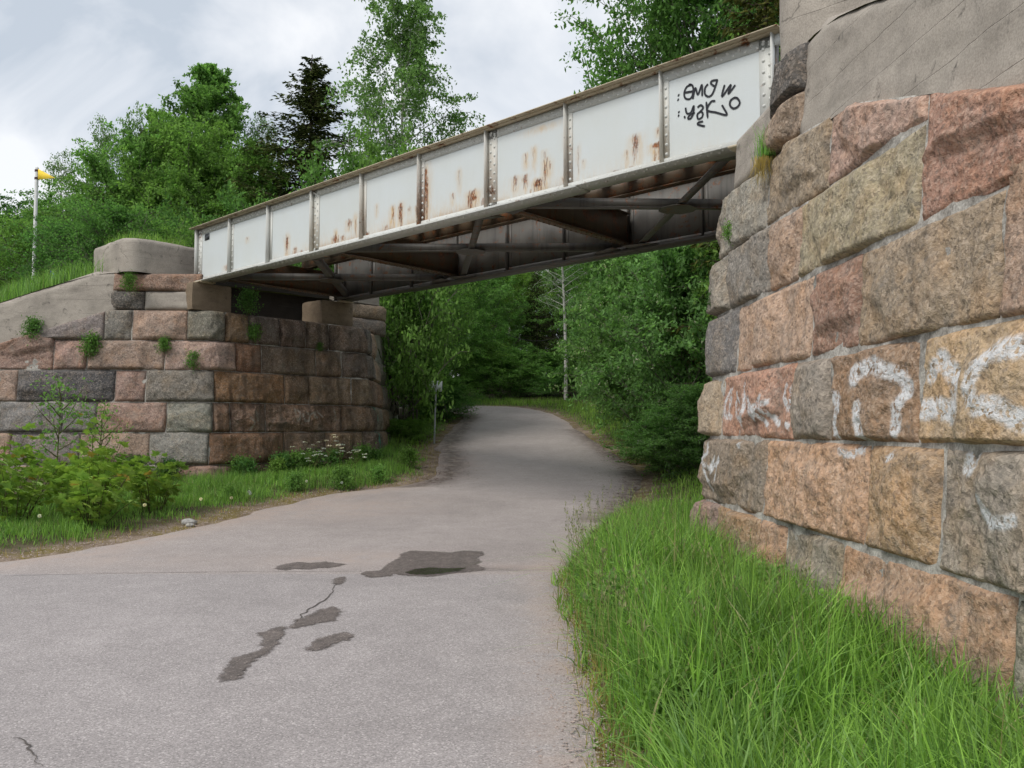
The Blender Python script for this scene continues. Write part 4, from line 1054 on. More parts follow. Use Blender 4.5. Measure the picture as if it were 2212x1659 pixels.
# lateral bracing with gussets
ZL = 4.975
for s0, s1 in ((0.35, DS * 3), (DS * 3, DS * 6), (DS * 6, SL - 0.35)):
    a, b = s0 + 0.32, s1 - 0.32
    for k, ((sa, ta), (sb, tb)) in enumerate((((a, 0.16), (b, TG - 0.16)), ((b, 0.16), (a, TG - 0.16)))):
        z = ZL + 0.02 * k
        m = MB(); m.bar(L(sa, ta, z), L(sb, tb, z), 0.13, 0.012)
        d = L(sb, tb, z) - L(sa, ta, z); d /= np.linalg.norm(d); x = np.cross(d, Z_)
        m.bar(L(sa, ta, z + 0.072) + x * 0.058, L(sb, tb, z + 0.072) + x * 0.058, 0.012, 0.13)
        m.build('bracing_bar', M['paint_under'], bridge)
    sm, tm = (a + b) / 2, TG / 2
    m = MB(); n = 8
    ring = [L(sm + 0.30 * math.cos(q * math.pi / 4 + 0.39), tm + 0.30 * math.sin(q * math.pi / 4 + 0.39), 0) for q in range(n)]
    V = [r + Z_ * (ZL - 0.022) for r in ring] + [r + Z_ * (ZL - 0.009) for r in ring] + [L(sm, tm, ZL - 0.022)]
    m.add(V, [(q, (q + 1) % n, n + (q + 1) % n, n + q) for q in range(n)]); m.add(V, [((q + 1) % n, q, 2 * n, 2 * n) for q in range(n)])
    m.build('gusset_plate', M['paint_under'], bridge)
    for se, te, ss, tt in ((s0, 0.17, 1, 1), (s1, 0.17, -1, 1), (s0, TG - 0.17, 1, -1), (s1, TG - 0.17, -1, -1)):
        q = [(se + 0.10 * ss, te), (se + 0.75 * ss, te), (se + 0.55 * ss, te + 0.16 * tt), (se + 0.10 * ss, te + 0.28 * tt)]
        V = [L(x, y, ZB + 0.0205 - 0.0) for x, y in q] + [L(x, y, ZB + 0.0305) for x, y in q]
        m = MB(); m.hexa(V); m.build('gusset_plate', M['paint_under'], bridge)
# sleepers and rails
for s in np.arange(0.25, SL, 0.56):
    m = MB(); slab(m, s - 0.12, s + 0.12, 0.62, 3.32, 6.057, 6.26); m.build('sleeper', M['timber'], bridge)
for t in (1.21, 2.73):
    m = MB(); slab(m, -0.3, SL + 0.3, t - 0.06, t + 0.06, 6.262, 6.275); slab(m, -0.3, SL + 0.3, t - 0.009, t + 0.009, 6.2755, 6.375); slab(m, -0.3, SL + 0.3, t - 0.034, t + 0.034, 6.3755, 6.41)
    m.build('rail', M['rail'], bridge)
# rockers under the girder ends
for s in (0.28, SL - 0.28):
    for t in (0.0, TG):
        m = MB(); slab(m, s - 0.30, s + 0.22, t - 0.2, t + 0.2, 4.903, ZB - 0.001); m.build('bearing_plate', M['paint_rusty'], bridge)

# ================================================================== vegetation builders
def leaf_quads(C, D, ln, wd, r, flat=0.0):
    """rhombic leaves: centres C, axes D; one bent quad each"""
    n = len(C)
    D = D / (np.linalg.norm(D, axis=1)[:, None] + 1e-9)
    N = r.standard_normal((n, 3)); N[:, 2] = np.abs(N[:, 2]) + flat
    X = np.cross(D, N); X /= np.linalg.norm(X, axis=1)[:, None] + 1e-9
    N = np.cross(X, D)
    ln = np.broadcast_to(ln, (n,))[:, None]; wd = np.broadcast_to(wd, (n,))[:, None]
    a = C - D * ln * 0.5; b = C + X * wd * 0.5 - N * ln * 0.06 - D * ln * 0.04; c = C + D * ln * 0.5 - N * ln * 0.10; d = C - X * wd * 0.5 - N * ln * 0.06 - D * ln * 0.04
    return np.stack([a, b, c, d], 1).reshape(-1, 3), np.arange(n * 4).reshape(n, 4)

def unit(v): return v / (np.linalg.norm(v) + 1e-9)
def tree_mesh(seed, H, R, base, prof, nb, nsub, nleaf, ls, up=0.7, droop=0.0, spread=0.22, trunk_r=None, lean=0.0, sub_len=0.42, leaf_aspect=0.62, bend=0.3, flat=1.3):
    r = np.random.default_rng(seed)
    wood = MB(); LC = []; LD = []
    tr = trunk_r or H * 0.0115
    k = 9; hz = np.linspace(0, 1, k)
    ph = r.uniform(0, 6, 2)
    tx = np.c_[0.02 * H * np.sin(hz * 3 + ph[0]) * hz + lean * H * hz, 0.02 * H * np.sin(hz * 2.6 + ph[1]) * hz, hz * H * 0.985]
    wood.tube(tx, tr * (1 - hz) ** 0.85 + 0.012, 7)
    az = r.uniform(0, 6.28)
    for i in range(nb):
        q = ((i + r.uniform(0, 1)) / nb) ** 0.92
        h = base + (0.99 - base) * q
        az += 2.39996 + r.normal(0, 0.35)
        p0 = np.array([np.interp(h, hz, tx[:, a]) for a in range(3)])
        ln = R * prof(q) * r.uniform(0.72, 1.12) + 0.15
        el = up * (0.55 + 0.75 * q) + r.normal(0, 0.12)
        d = np.array([math.cos(az) * math.cos(el), math.sin(az) * math.cos(el), math.sin(el)])
        s = np.linspace(0, 1, 6)[:, None]
        P = p0 + d * ln * s + np.array([0, 0, 1.0]) * ln * (bend * s ** 2 - droop * s ** 2.2) + r.normal(0, 0.03 * ln, (6, 3)) * s
        br = max(0.012, tr * 0.36 * (1 - h) ** 0.6 * min(1, ln / R + 0.2))
        wood.tube(P, br * (1 - s[:, 0]) + 0.006, 5)
        for j in range(nsub):
            f = 0.22 + 0.78 * (j + r.uniform(0, 1)) / nsub
            o = np.array([np.interp(f, s[:, 0], P[:, a]) for a in range(3)])
            dd = unit(d * 0.6 + r.standard_normal(3) * 0.75 + np.array([0, 0, 0.22 - droop * 0.9]))
            sl_ = ln * sub_len * (1.15 - 0.55 * f) * r.uniform(0.6, 1.3) + 0.18
            e2 = o + dd * sl_ + np.array([0, 0, -droop * sl_ * 0.9])
            mid = (o + e2) / 2 + np.array([0, 0, 0.10 * sl_])
            if ln > 0.8: wood.tube(np.stack([o, mid, e2]), [br * 0.35 + 0.003, br * 0.2 + 0.003, 0.003], 3)
            m = max(3, int(nleaf * r.uniform(0.6, 1.35)))
            t = r.uniform(0.12, 1.08, m)[:, None]
            c = np.where(t < 0.5, o + (mid - o) * t * 2, mid + (e2 - mid) * (t - 0.5) * 2)
            c = c + r.normal(0, 1, (m, 3)) * np.array([1, 1, 0.72]) * (spread * (0.35 + 0.5 * sl_))
            if droop > 0: c[:, 2] -= r.exponential(0.30, m) * droop
            LC.append(c); LD.append(dd[None] * 0.5 + r.standard_normal((m, 3)) * 0.8 + np.array([0, 0, -0.15 - droop]))
    C = np.concatenate(LC); D = np.concatenate(LD)
    kz = H / np.percentile(C[:, 2], 99.7); kr = R / np.percentile(np.hypot(C[:, 0], C[:, 1]), 97)
    kk = np.array([kr, kr, kz]); C = C * kk
    ll = ls * r.uniform(0.65, 1.3, len(C))
    lv, lf = leaf_quads(C, D, ll, ll * leaf_aspect, r, flat)
    wv, wf = wood.arrays()
    return (wv * kk, wf), (lv, lf)

def spruce_mesh(seed, H, R, base, step, nbr, nn, ln=0.26, wd=0.075, sag=0.28, ragged=0.2):
    r = np.random.default_rng(seed); wood = MB(); LC = []; LD = []
    hz = np.linspace(0, 1, 6); wood.tube(np.c_[0 * hz, 0 * hz, hz * H], 0.011 * H * (1 - hz) + 0.012, 7)
    h = base * H
    while h < H * 0.985:
        q = (h / H - base) / (1 - base)
        for k in range(nbr):
            if r.random() < ragged * 0.5: continue
            az = r.uniform(0, 6.28); L0 = R * (1 - q) ** 0.85 * r.uniform(1 - ragged * 1.6, 1 + ragged) + 0.16
            d = np.array([math.cos(az), math.sin(az), 0]); x = np.array([-d[1], d[0], 0])
            s = np.linspace(0, 1, 5)[:, None]; hh = h + r.uniform(-0.15, 0.15)
            rise = 0.35 * q
            P = np.array([0, 0, hh]) + d * L0 * s + np.array([0, 0, 1.0]) * L0 * (rise * s - sag * s + 0.30 * sag * s ** 3)
            wood.tube(P, 0.022 * (1 - s[:, 0]) * min(1, L0 / 2) + 0.005, 3)
            m = max(6, int(nn * (L0 / R) ** 0.8))
            t = r.uniform(0.1, 1.02, m); lat = r.normal(0, 0.34, m) * (0.25 + 0.75 * (1 - t)) * min(1.0, L0 * 0.6)
            c = np.stack([np.interp(t, s[:, 0], P[:, a]) for a in range(3)], -1) + x * lat[:, None]
            c[:, 2] -= np.abs(lat) * 0.35 + r.exponential(0.07, m)
            LC.append(c); LD.append(d * 0.8 + x * np.sign(lat)[:, None] * 0.7 + np.c_[np.zeros((m, 2)), -0.35 + r.normal(0, 0.35, m)] + r.normal(0, 0.2, (m, 3)))
        h += step * r.uniform(0.75, 1.25) * (1 - 0.45 * q)
    C = np.concatenate(LC); D = np.concatenate(LD)
    lv, lf = leaf_quads(C, D, ln * r.uniform(0.6, 1.3, len(C)), wd * r.uniform(0.7, 1.3, len(C)), r, 0.6)
    return wood.arrays(), (lv, lf)

PROTO = {}
def proto(key, wood, leaf, bark, leafmat):
    a = mesh_np('trunk', *wood); a.materials.append(M[bark]); a.polygons.foreach_set('use_smooth', np.ones(len(a.polygons), bool))
    b = mesh_np('crown', *leaf); b.materials.append(M[leafmat])
    PROTO[key] = (a, b)
def plant(key, name, x, y, z=None, sc=1.0, rot=0.0, label=None, cat='tree', group=None, leafmat=None, lean=None, szz=None):
    a, b = PROTO[key]
    if z is None: z = float(gz(np.array([x]), np.array([y]))[0]) - 0.05
    root = empty(name, (x, y, z)); root.rotation_euler = (lean or 0, 0, rot); root.scale = (sc, sc, sc * (szz or 1))
    tag(root, label, cat, group)
    for nm, me in (('trunk', a), ('crown', b)):
        o = bpy.data.objects.new(nm, me); COL.objects.link(o); o.parent = root
        if nm == 'crown' and leafmat:
            o.material_slots[0].link = 'OBJECT'; o.material_slots[0].material = M[leafmat]
    return root
dome_p = lambda q: (1 - q) ** 0.55 * (0.55 + 1.1 * q) if q < 0.5 else 1.28 * (1 - q) ** 0.62
cone_p = lambda q: (1 - q) ** 0.75 * (0.75 + 0.5 * q)
oval_p = lambda q: (4 * (q * 0.9 + 0.1) * (1 - q * 0.93)) ** 0.6
full_p = lambda q: 1.0 * (1 - q ** 2.5) ** 0.7

proto('birch_big', *tree_mesh(11, 18.0, 3.4, 0.10, oval_p, 60, 11, 66, 0.150, 0.80, 0.35, 0.10, 0.16, sub_len=0.5, flat=0.5), 'bark_birch', 'leaf_birch')
proto('broad_a', *tree_mesh(12, 16.5, 4.4, 0.04, cone_p, 92, 10, 74, 0.165, 0.60, 0.05, 0.13, flat=1.6), 'bark', 'leaf_mid')
proto('broad_b', *tree_mesh(13, 12.0, 3.9, 0.03, oval_p, 72, 10, 80, 0.150, 0.55, 0.08, 0.14, flat=1.6), 'bark', 'leaf_mid')
proto('birch_thin', *tree_mesh(14, 13.0, 2.3, 0.12, oval_p, 44, 8, 28, 0.12, 0.85, 0.45, 0.13, 0.10, flat=0.4), 'bark_birch', 'leaf_birch')
proto('spruce', *spruce_mesh(15, 15.0, 3.3, 0.06, 0.36, 9, 62), 'bark_dark', 'needle')
proto('spruce_old', *spruce_mesh(16, 15.5, 3.6, 0.03, 0.40, 10, 175, 0.17, 0.065, -0.05, 0.40), 'bark_dark', 'needle_brown')
proto('bush_a', *tree_mesh(17, 4.6, 2.6, 0.02, full_p, 46, 9, 60, 0.110, 0.65, 0.05, 0.16, 0.05), 'bark', 'leaf_mid')
proto('bush_b', *tree_mesh(18, 3.2, 2.1, 0.02, full_p, 38, 8, 50, 0.085, 0.55, 0.10, 0.18, 0.04), 'bark', 'leaf_bright')
proto('willow', *tree_mesh(19, 6.4, 3.2, 0.02, full_p, 70, 11, 56, 0.165, 0.80, 0.02, 0.13, 0.05, leaf_aspect=0.5, flat=1.2), 'bark', 'leaf_willow')
proto('sapling', *tree_mesh(20, 8.5, 1.8, 0.18, oval_p, 36, 7, 44, 0.110, 0.30, 0.02, 0.18, 0.045, flat=1.8, bend=0.1), 'bark', 'leaf_bright')
proto('weed', *tree_mesh(21, 0.8, 0.42, 0.05, full_p, 16, 5, 14, 0.070, 0.75, 0.1, 0.30, 0.006, leaf_aspect=0.7), 'stem', 'leaf_bright')
proto('elder', *tree_mesh(23, 2.4, 0.55, 0.45, oval_p, 12, 5, 9, 0.075, 0.6, 0.1, 0.25, 0.010, leaf_aspect=0.6), 'stem', 'leaf_bright')
proto('birch_tall', *tree_mesh(22, 16.0, 2.6, 0.42, oval_p, 44, 8, 40, 0.10, 0.75, 0.4, 0.18, 0.12), 'bark_birch', 'leaf_birch')
def PX(b, d): return (b - 1106) / 1750.0 * d       # offset east of a spot at compass reading b, d metres north
def tree_to(key, name, px, d, ytop, h0, label, group=None, sx=None, rot=None, leafmat=None, cat='tree'):
    """stand a tree on the ground at a bearing and distance, grown to its measured height"""
    x = PX(px, d); z = float(gz(np.array([x]), np.array([d]))[0]) - 0.05
    H = 1.55 + (924 - ytop) / 1750.0 * d - z
    sc = H / h0; sw = sx if sx else sc
    return plant(key, name, x, d, z, sw, rot if rot is not None else (px * 0.37) % 6.28, label, cat, group, leafmat, None, sc / sw)

# ---- trees over the bridge
tree_to('birch_big', 'birch_tree', 852, 32, -25, 18.0, 'tall airy birch with white trunk standing over the middle of the girder', sx=0.86)
tree_to('spruce_old', 'spruce_tree', 664, 34, 100, 15.5, 'dark ragged spruce between the tall birch and the broad green tree', sx=1.45)
tree_to('spruce_old', 'spruce_tree', 598, 37, 345, 15.5, 'short brownish spruce at the foot of the dark ragged spruce', sx=0.8)
tree_to('broad_a', 'aspen_tree', 440, 40, 118, 16.5, 'pointed broad green tree rising highest above the far abutment', sx=0.95, leafmat='leaf_bright')
tree_to('birch_thin', 'birch_tree', 545, 42, 235, 13.0, 'pale thin birch leaning beside the pointed green tree', sx=0.75)
tree_to('broad_b', 'alder_tree', 330, 36, 268, 12.0, 'rounded bright alder left of the pointed green tree', sx=0.98, leafmat='leaf_bright')
tree_to('broad_b', 'alder_tree', 500, 34, 315, 12.0, 'rounded alder right behind the end of the white girder', sx=0.80)
tree_to('broad_b', 'alder_tree', 412, 35, 262, 12.0, 'full bright alder below the pointed green tree', sx=0.92, leafmat='leaf_bright')
tree_to('broad_b', 'alder_tree', 235, 37, 395, 12.0, 'low rounded alder between flag pole and concrete cap', sx=0.85, leafmat='leaf_bright')
tree_to('broad_b', 'alder_tree', 140, 38, 425, 12.0, 'low leafy alder just behind the yellow flag pole', sx=0.85, leafmat='leaf_bright')
tree_to('broad_b', 'alder_tree', 40, 42, 440, 12.0, 'darker alder at the picture edge beyond the flag pole', sx=0.9)
tree_to('birch_thin', 'birch_tree', 212, 50, 250, 13.0, 'slim drooping birch rising above the low alders', sx=0.95)
tree_to('birch_thin', 'birch_tree', 130, 52, 325, 13.0, 'greyish thin birch top above the flag pole', sx=0.95)
tree_to('birch_thin', 'birch_tree', 262, 52, 320, 13.0, 'small thin birch top beside the slim drooping birch', sx=0.8)
tree_to('spruce', 'spruce_tree', 296, 48, 258, 15.0, 'dark narrow spruce tip left of the pointed green tree', sx=0.75)
tree_to('broad_b', 'alder_tree', 335, 50, 232, 12.0, 'small leafy tree top next to the narrow spruce tip', sx=0.65)
tree_to('bush_a', 'willow_shrub', 850, 27, 300, 4.6, 'bright green shrub top showing above the middle of the girder', sx=1.0, leafmat='leaf_bright', cat='shrub')
tree_to('bush_a', 'willow_shrub', 762, 28, 330, 4.6, 'green shrub at the foot of the tall birch', sx=1.2, cat='shrub')
tree_to('bush_a', 'willow_shrub', 425, 29, 455, 4.6, 'small shrub behind the top corner of the white girder', sx=0.95, cat='shrub')
tree_to('bush_a', 'willow_shrub', 330, 28, 470, 4.6, 'small shrub behind the rounded concrete cap', sx=1.0, leafmat='leaf_bright', cat='shrub')
tree_to('bush_a', 'willow_shrub', 560, 29, 420, 4.6, 'leafy shrub behind the second panel of the white girder', sx=1.0, cat='shrub')
tree_to('bush_b', 'willow_shrub', 110, 30, 500, 3.2, 'low bright shrub at the foot of the flag pole', sx=1.3, cat='shrub')
tree_to('bush_b', 'willow_shrub', 20, 30, 515, 3.2, 'low shrub on the bank at the picture edge', sx=1.3, cat='shrub')
for a_, t_, sc_, lb in ((5.0, -0.2, 0.80, 'bank shrub right behind the rounded concrete cap'), (7.0, -0.6, 0.75, 'bank shrub between the cap and the flag pole'), (10.2, 1.9, 1.0, 'bank shrub just behind the flag pole'), (13.5, 0.6, 1.2, 'bank shrub beyond the flag pole'), (3.9, 2.0, 0.7, 'bank shrub beside the girder end opposite')):
    q_ = L(to_s('l', a_), t_, zbank(np.array(t_), 'l')); plant('bush_b', 'bank_shrub', q_[0], q_[1], q_[2] - 0.1, sc_, a_, lb, 'shrub', 'shrubs on the far bank', 'leaf_mid')
tree_to('broad_b', 'alder_tree', 1490, 27, -190, 12.0, 'dark leafy tree behind the near end of the girder', sx=0.98)
tree_to('broad_b', 'alder_tree', 1590, 29, -260, 12.0, 'taller dark tree close behind the spruce beside the abutment', sx=1.0, leafmat='leaf_dark')
tree_to('spruce', 'spruce_tree', 1668, 21, -330, 15.0, 'olive green spruce branches hanging beside the near abutment', sx=0.92, leafmat='needle_brown')
tree_to('sapling', 'rowan_tree', 1640, 19.5, 60, 8.5, 'bright leafy tree top above the near girder end', sx=1.0, leafmat='leaf_bright', cat='tree')
# ---- trees seen under the bridge
gl = 'saplings left of the road beyond the bridge'
for k, (px, d, yt, sx) in enumerate(((872, 29, 560, 0.75), (900, 31.5, 560, 0.8), (885, 33, 520, 0.85), (962, 36, 540, 0.8), (845, 27, 540, 0.8), (893, 27.5, 600, 0.6))):
    tree_to('sapling', 'rowan_sapling', px, d, yt, 8.5, 'slender light green sapling in the thicket left of the road', gl, sx)
gb_ = 'trees massed behind the bridge'
lab = 'leafy tree in the dense dark wood seen under the bridge'
for k, (px, d, yt, key, h0, lm) in enumerate(((912, 41, 585, 'broad_b', 12, 'leaf_bright'), (985, 46, 575, 'broad_b', 12, 'leaf_bright'), (1045, 51, 560, 'broad_b', 12, 'leaf_bright'), (838, 42, 590, 'broad_b', 12, None), (1115, 55, 560, 'broad_b', 12, 'leaf_bright'),
        (1290, 47, 545, 'broad_b', 12, 'leaf_mid'), (1360, 42, 520, 'broad_b', 12, 'leaf_mid'), (1450, 40, 500, 'broad_b', 12, 'leaf_mid'), (1540, 36, 470, 'broad_b', 12, 'leaf_mid'), (1000, 66, 520, 'broad_b', 12, 'leaf_mid'), (1200, 68, 510, 'broad_b', 12, 'leaf_mid'), (1080, 74, 500, 'broad_b', 12, 'leaf_mid'), (1400, 62, 490, 'broad_b', 12, 'leaf_mid'), (900, 62, 540, 'broad_b', 12, 'leaf_mid'), (1290, 74, 490, 'broad_b', 12, 'leaf_mid'))):
    tree_to(key, 'broadleaf_tree', px, d, yt, float(h0), lab, gb_, leafmat=lm)
for k, (px, d, yt) in enumerate(((1160, 53, 560), (1195, 56, 540), (1100, 62, 530), (1255, 58, 520))):
    tree_to('spruce', 'spruce_tree', px, d, yt, 15.0, 'dark spruce in the wood behind the bend of the road', 'spruces behind the bend')
tree_to('birch_tall', 'birch_tree', 1222, 43, 400, 16.0, 'birch with a straight white trunk standing at the bend of the road', sx=0.8)
tree_to('birch_tall', 'birch_tree', 1098, 60, 480, 16.0, 'birch with a faint grey trunk deep in the wood', sx=0.8)
for k, (px, d, yt, sx) in enumerate(((1075, 46, 770, 0.9), (1125, 47.5, 750, 0.9), (1178, 47, 760, 0.95), (1235, 44.5, 790, 0.9), (1030, 46.5, 740, 0.9))):
    tree_to('bush_a', 'undergrowth_shrub', px, d, yt, 4.6, 'dark shrub at the edge of the wood beyond the bend', 'shrubs beyond the bend', sx, leafmat='leaf_mid', cat='shrub')
for k, (px, d, yt, sx, lb, lm) in enumerate(((958, 33.0, 835, 0.60, 'leafy shrub crowding the road sign post', 'leaf_mid'), (962, 35, 815, 0.62, 'arching shrub at the inside of the road bend', 'leaf_mid'), (890, 27, 905, 0.40, 'low bright shrub between sapling trunks and road sign', 'leaf_bright'), (868, 26.0, 905, 0.40, 'low shrub touching the corner of the far abutment', 'leaf_bright'))):
    tree_to('bush_a', 'roadside_shrub', px, d, yt, 4.6, lb, None, sx, leafmat=lm, cat='shrub')
WILL = []
for k, (px, d, yt, sx, lb) in enumerate(((1400, 25.5, 545, 0.80, 'big willow shrub right of the road, halfway to the bend'), (1490, 21.5, 520, 0.78, 'big willow shrub nearest to the near abutment corner'), (1345, 31, 560, 0.62, 'willow shrub right of the road, closest to the bend'), (1570, 24, 480, 0.85, 'tall willow shrub filling the gap under the girder beside the stones'), (1445, 19.6, 900, 0.42, 'low spreading willow at the road edge under the bridge'), (1525, 18.3, 830, 0.46, 'low dark willow against the edge of the near abutment'))):
    WILL.append(tree_to('willow', 'willow_shrub', px, d, yt, 6.4, lb, None, sx, cat='shrub'))
# pale seed tufts on the willows
lv = np.empty(len(PROTO['willow'][1].vertices) * 3, np.float32); PROTO['willow'][1].vertices.foreach_get('co', lv); lv = lv.reshape(-1, 4, 3).mean(1)
rad = np.hypot(lv[:, 0], lv[:, 1]); pick = np.random.default_rng(5).choice(np.nonzero(rad > 1.4)[0], 420, replace=False)
rt = np.random.default_rng(6)
cc = np.repeat(lv[pick], 3, 0) + rt.normal(0, 0.05, (420 * 3, 3))
tv, tf_ = leaf_quads(cc, rt.standard_normal((len(cc), 3)) + np.array([0, 0, 0.6]), 0.085, 0.035, rt)
tuft_me = mesh_np('seed_tufts', tv, tf_); tuft_me.materials.append(M['catkin'])
for wl in WILL[:2] + WILL[3:]:
    o = bpy.data.objects.new('seed_tufts', tuft_me); COL.objects.link(o); o.parent = wl; o['kind'] = 'stuff'

# ================================================================== grass
def blades(name, x, y, z, h, w, mat, seed, label, bend=0.5, seg=3, cat='grass'):
    r = np.random.default_rng(seed); n = len(x)
    a = r.uniform(0, 6.28, n); ln = np.stack([np.cos(a), np.sin(a), 0 * a], -1)
    fx = r.uniform(0, 6.28, n); sd = np.stack([np.cos(fx), np.sin(fx), 0 * fx], -1)
    bd = np.abs(r.normal(0, bend, n)) + 0.05
    base = np.stack([x, y, z], -1); V = []
    for k in range(seg + 1):
        t = k / seg
        c = base + np.array([0, 0, 1.0]) * (h * (t - 0.28 * bd * t ** 3))[:, None] + ln * (h * bd * t ** 2 * 0.75)[:, None]
        ww = (w * (1 - t ** 1.6) * 0.5 + 0.0004)[:, None]
        V += [c - sd * ww, c + sd * ww]
    V = np.stack(V, 1)
    f = np.array([[2 * k, 2 * k + 1, 2 * k + 3, 2 * k + 2] for k in range(seg)])
    F = (np.arange(n)[:, None, None] * (2 * seg + 2) + f[None]).reshape(-1, 4)
    o = mk(name, V.reshape(-1, 3), F, mat)
    return tag(o, label, cat, None, 'stuff')
def xr(y): return np.interp(y, EDGE_R[:, 1], EDGE_R[:, 0])
def wall_a(x, y, side):
    d = np.stack([x - O0[0], y - O0[1]], -1); s = -(d @ T_[:2]); t = d @ P_[:2]
    a = (S0['l'] - s) if side == 'l' else (s - S0['r'])
    return np.maximum(np.maximum(0, TN[side] - t), t - TF) - a        # > 0: outside the wall
r = np.random.default_rng(31)
# tall verge beside the near abutment
n = 76000
y = 2.2 + 11.0 * r.random(n) ** 1.25; x = xr(y) - 0.12 + r.random(n) * 3.4
dE = dist_poly(x, y, DR[10:130]); ins = in_poly(x, y, ROADPOLY); dE = np.where(ins, -dE, dE)
k = (wall_a(x, y, 'r') > 0.10) & (dE > -0.06) & (r.random(n) < 0.25 + 0.75 * sstep(-0.05, 0.35, dE)) & (x < 4.2)
cl = fbm(np.stack([x * 1.6, y * 1.6, 0 * x], -1), 3, 12)
h = (0.10 + (0.36 + 0.14 * sstep(4.5, 7.5, y)) * sstep(0.0, 0.45, dE) + 0.20 * cl) * r.uniform(0.5, 1.45, n) * (1 - 0.45 * sstep(8.2, 11, y)) * (0.62 + 0.38 * sstep(0.1, 0.9, wall_a(x, y, 'r')))
k &= (h > 0.05) & (r.random(n) < 0.75 + 0.7 * cl)
x, y, h = x[k], y[k], h[k]
blades('grass', x, y, gz(x, y) - 0.01, h, r.uniform(0.007, 0.0185, len(x)), M['grass'], 32, 'tall lush grass between the road and the near abutment', 0.8, 5)
n = 1500; y = 2.6 + 7.5 * r.random(n); x = xr(y) + 0.25 + r.random(n) * 1.8; k = wall_a(x, y, 'r') > 0.15; x, y = x[k], y[k]
blades('grass', x, y, gz(x, y), r.uniform(0.18, 0.42, len(x)), r.uniform(0.018, 0.030, len(x)), M['grass'], 35, 'broad-bladed grass scattered through the near verge', 1.0, 5)
# dry fringe on the road edge
n = 1500; y = 2.2 + 7.0 * r.random(n) ** 1.5; x = xr(y) + r.normal(0.05, 0.07, n)
blades('dry_grass', x, y, gz(x, y), r.uniform(0.05, 0.20, n), r.uniform(0.003, 0.006, n), M['grass_dry'], 33, 'dry straw-coloured grass fringing the near road edge', 0.8, 3)
# seed stalks
m = MB(); sd_ = MB(); n = 190
y = 4.0 + 7.4 * r.random(n); x = xr(y) + 0.06 + r.random(n) ** 1.8 * 1.5; hh = r.uniform(0.5, 0.80, n); zz = gz(x, y)
for i in range(n):
    if wall_a(x[i:i + 1], y[i:i + 1], 'r')[0] < 0.15: continue
    a = r.uniform(0, 6.28); ld = np.array([math.cos(a), math.sin(a), 0]) * r.uniform(0.03, 0.22)
    P = np.array([[x[i], y[i], zz[i]]]) + np.array([[0, 0, 1.0]]) * hh[i] * np.linspace(0, 1, 4)[:, None] + ld * (np.linspace(0, 1, 4)[:, None] ** 2)
    m.tube(P, [0.0016, 0.0014, 0.0012, 0.001], 3)
    c = P[-1] + r.normal(0, 0.009, (9, 3)) * np.array([1, 1, 0]) + np.array([0, 0, 1.0]) * r.uniform(-0.09, 0.03, (9, 1))
    v, f = leaf_quads(c, np.tile([0, 0, 1.0], (9, 1)) + r.normal(0, 0.3, (9, 3)), 0.032, 0.009, r); sd_.add(v, f)
tag(m.build('grass', M['seed'], None), 'thin seeding stalks standing above the tall grass', 'grass', None, 'stuff')
tag(sd_.build('grass', M['seed'], None), 'brownish seed heads of the tall verge grass', 'grass', None, 'stuff')
# verge along the far abutment
def left_pts(n, y0, y1, seed, dmin=0.30, dmax=4.0):
    q = np.random.default_rng(seed); y = y0 + (y1 - y0) * q.random(n); x = -13.5 + 13.0 * q.random(n)
    d = dist_poly(x, y, DL); k = ~in_poly(x, y, ROADPOLY) & (d > dmin) & (d < dmax) & (wall_a(x, y, 'l') > 0.08) & (x < np.interp(y, DL[60:, 1], DL[60:, 0]))
    return x[k], y[k], d[k]
x, y, d = left_pts(150000, 9.2, 24, 41)
d = d - 0.22 * (1 - sstep(13.5, 17.5, y))
cl = fbm(np.stack([x * 1.5, y * 1.5, 0 * x], -1), 4, 14)
k = r.random(len(x)) < np.clip(0.15 + 0.9 * sstep(0.35, 1.1, d + 0.55 * cl), 0, 1); x, y, d, cl = x[k], y[k], d[k], cl[k]
h = (0.06 + 0.12 * sstep(0.3, 1.2, d) + 0.20 * np.clip(cl, -0.3, 1)) * r.uniform(0.6, 1.3, len(x)); h = np.maximum(h, 0.04); k = d > 0.25; x, y, h = x[k], y[k], h[k]
blades('grass', x, y, gz(x, y) - 0.01, h, r.uniform(0.007, 0.014, len(x)), M['grass'], 42, 'clumpy verge grass along the foot of the far abutment', 0.5, 3)
x, y, d = left_pts(30000, 9.2, 26, 43, 0.02, 0.7); k = r.random(len(x)) < 0.45; x, y = x[k], y[k]
blades('dry_grass', x, y, gz(x, y), r.uniform(0.03, 0.12, len(x)), r.uniform(0.006, 0.011, len(x)), M['grass_dry'], 44, 'sparse yellowed grass on the gravel edge opposite', 0.8, 2)
# beyond the bridge, both sides of the road
n = 60000; q = np.random.default_rng(45); y = 13 + 33 * q.random(n); x = -8 + 16 * q.random(n)
dl = dist_poly(x, y, DL[100:]); dr = dist_poly(x, y, DR[80:]); d = np.minimum(dl, dr)
k = ~in_poly(x, y, ROADPOLY) & (d > 0.25) & (d < 2.8) & (wall_a(x, y, 'l') > 0.1) & (wall_a(x, y, 'r') > 0.1); k &= ~((x < 0) & (y < 24))
x, y, d = x[k], y[k], d[k]
blades('grass', x, y, gz(x, y) - 0.01, (0.08 + 0.25 * sstep(0.2, 1.2, d)) * q.uniform(0.6, 1.3, len(x)), q.uniform(0.012, 0.022, len(x)), M['grass'], 46, 'grass strips along the road beyond the bridge', 0.5, 2)
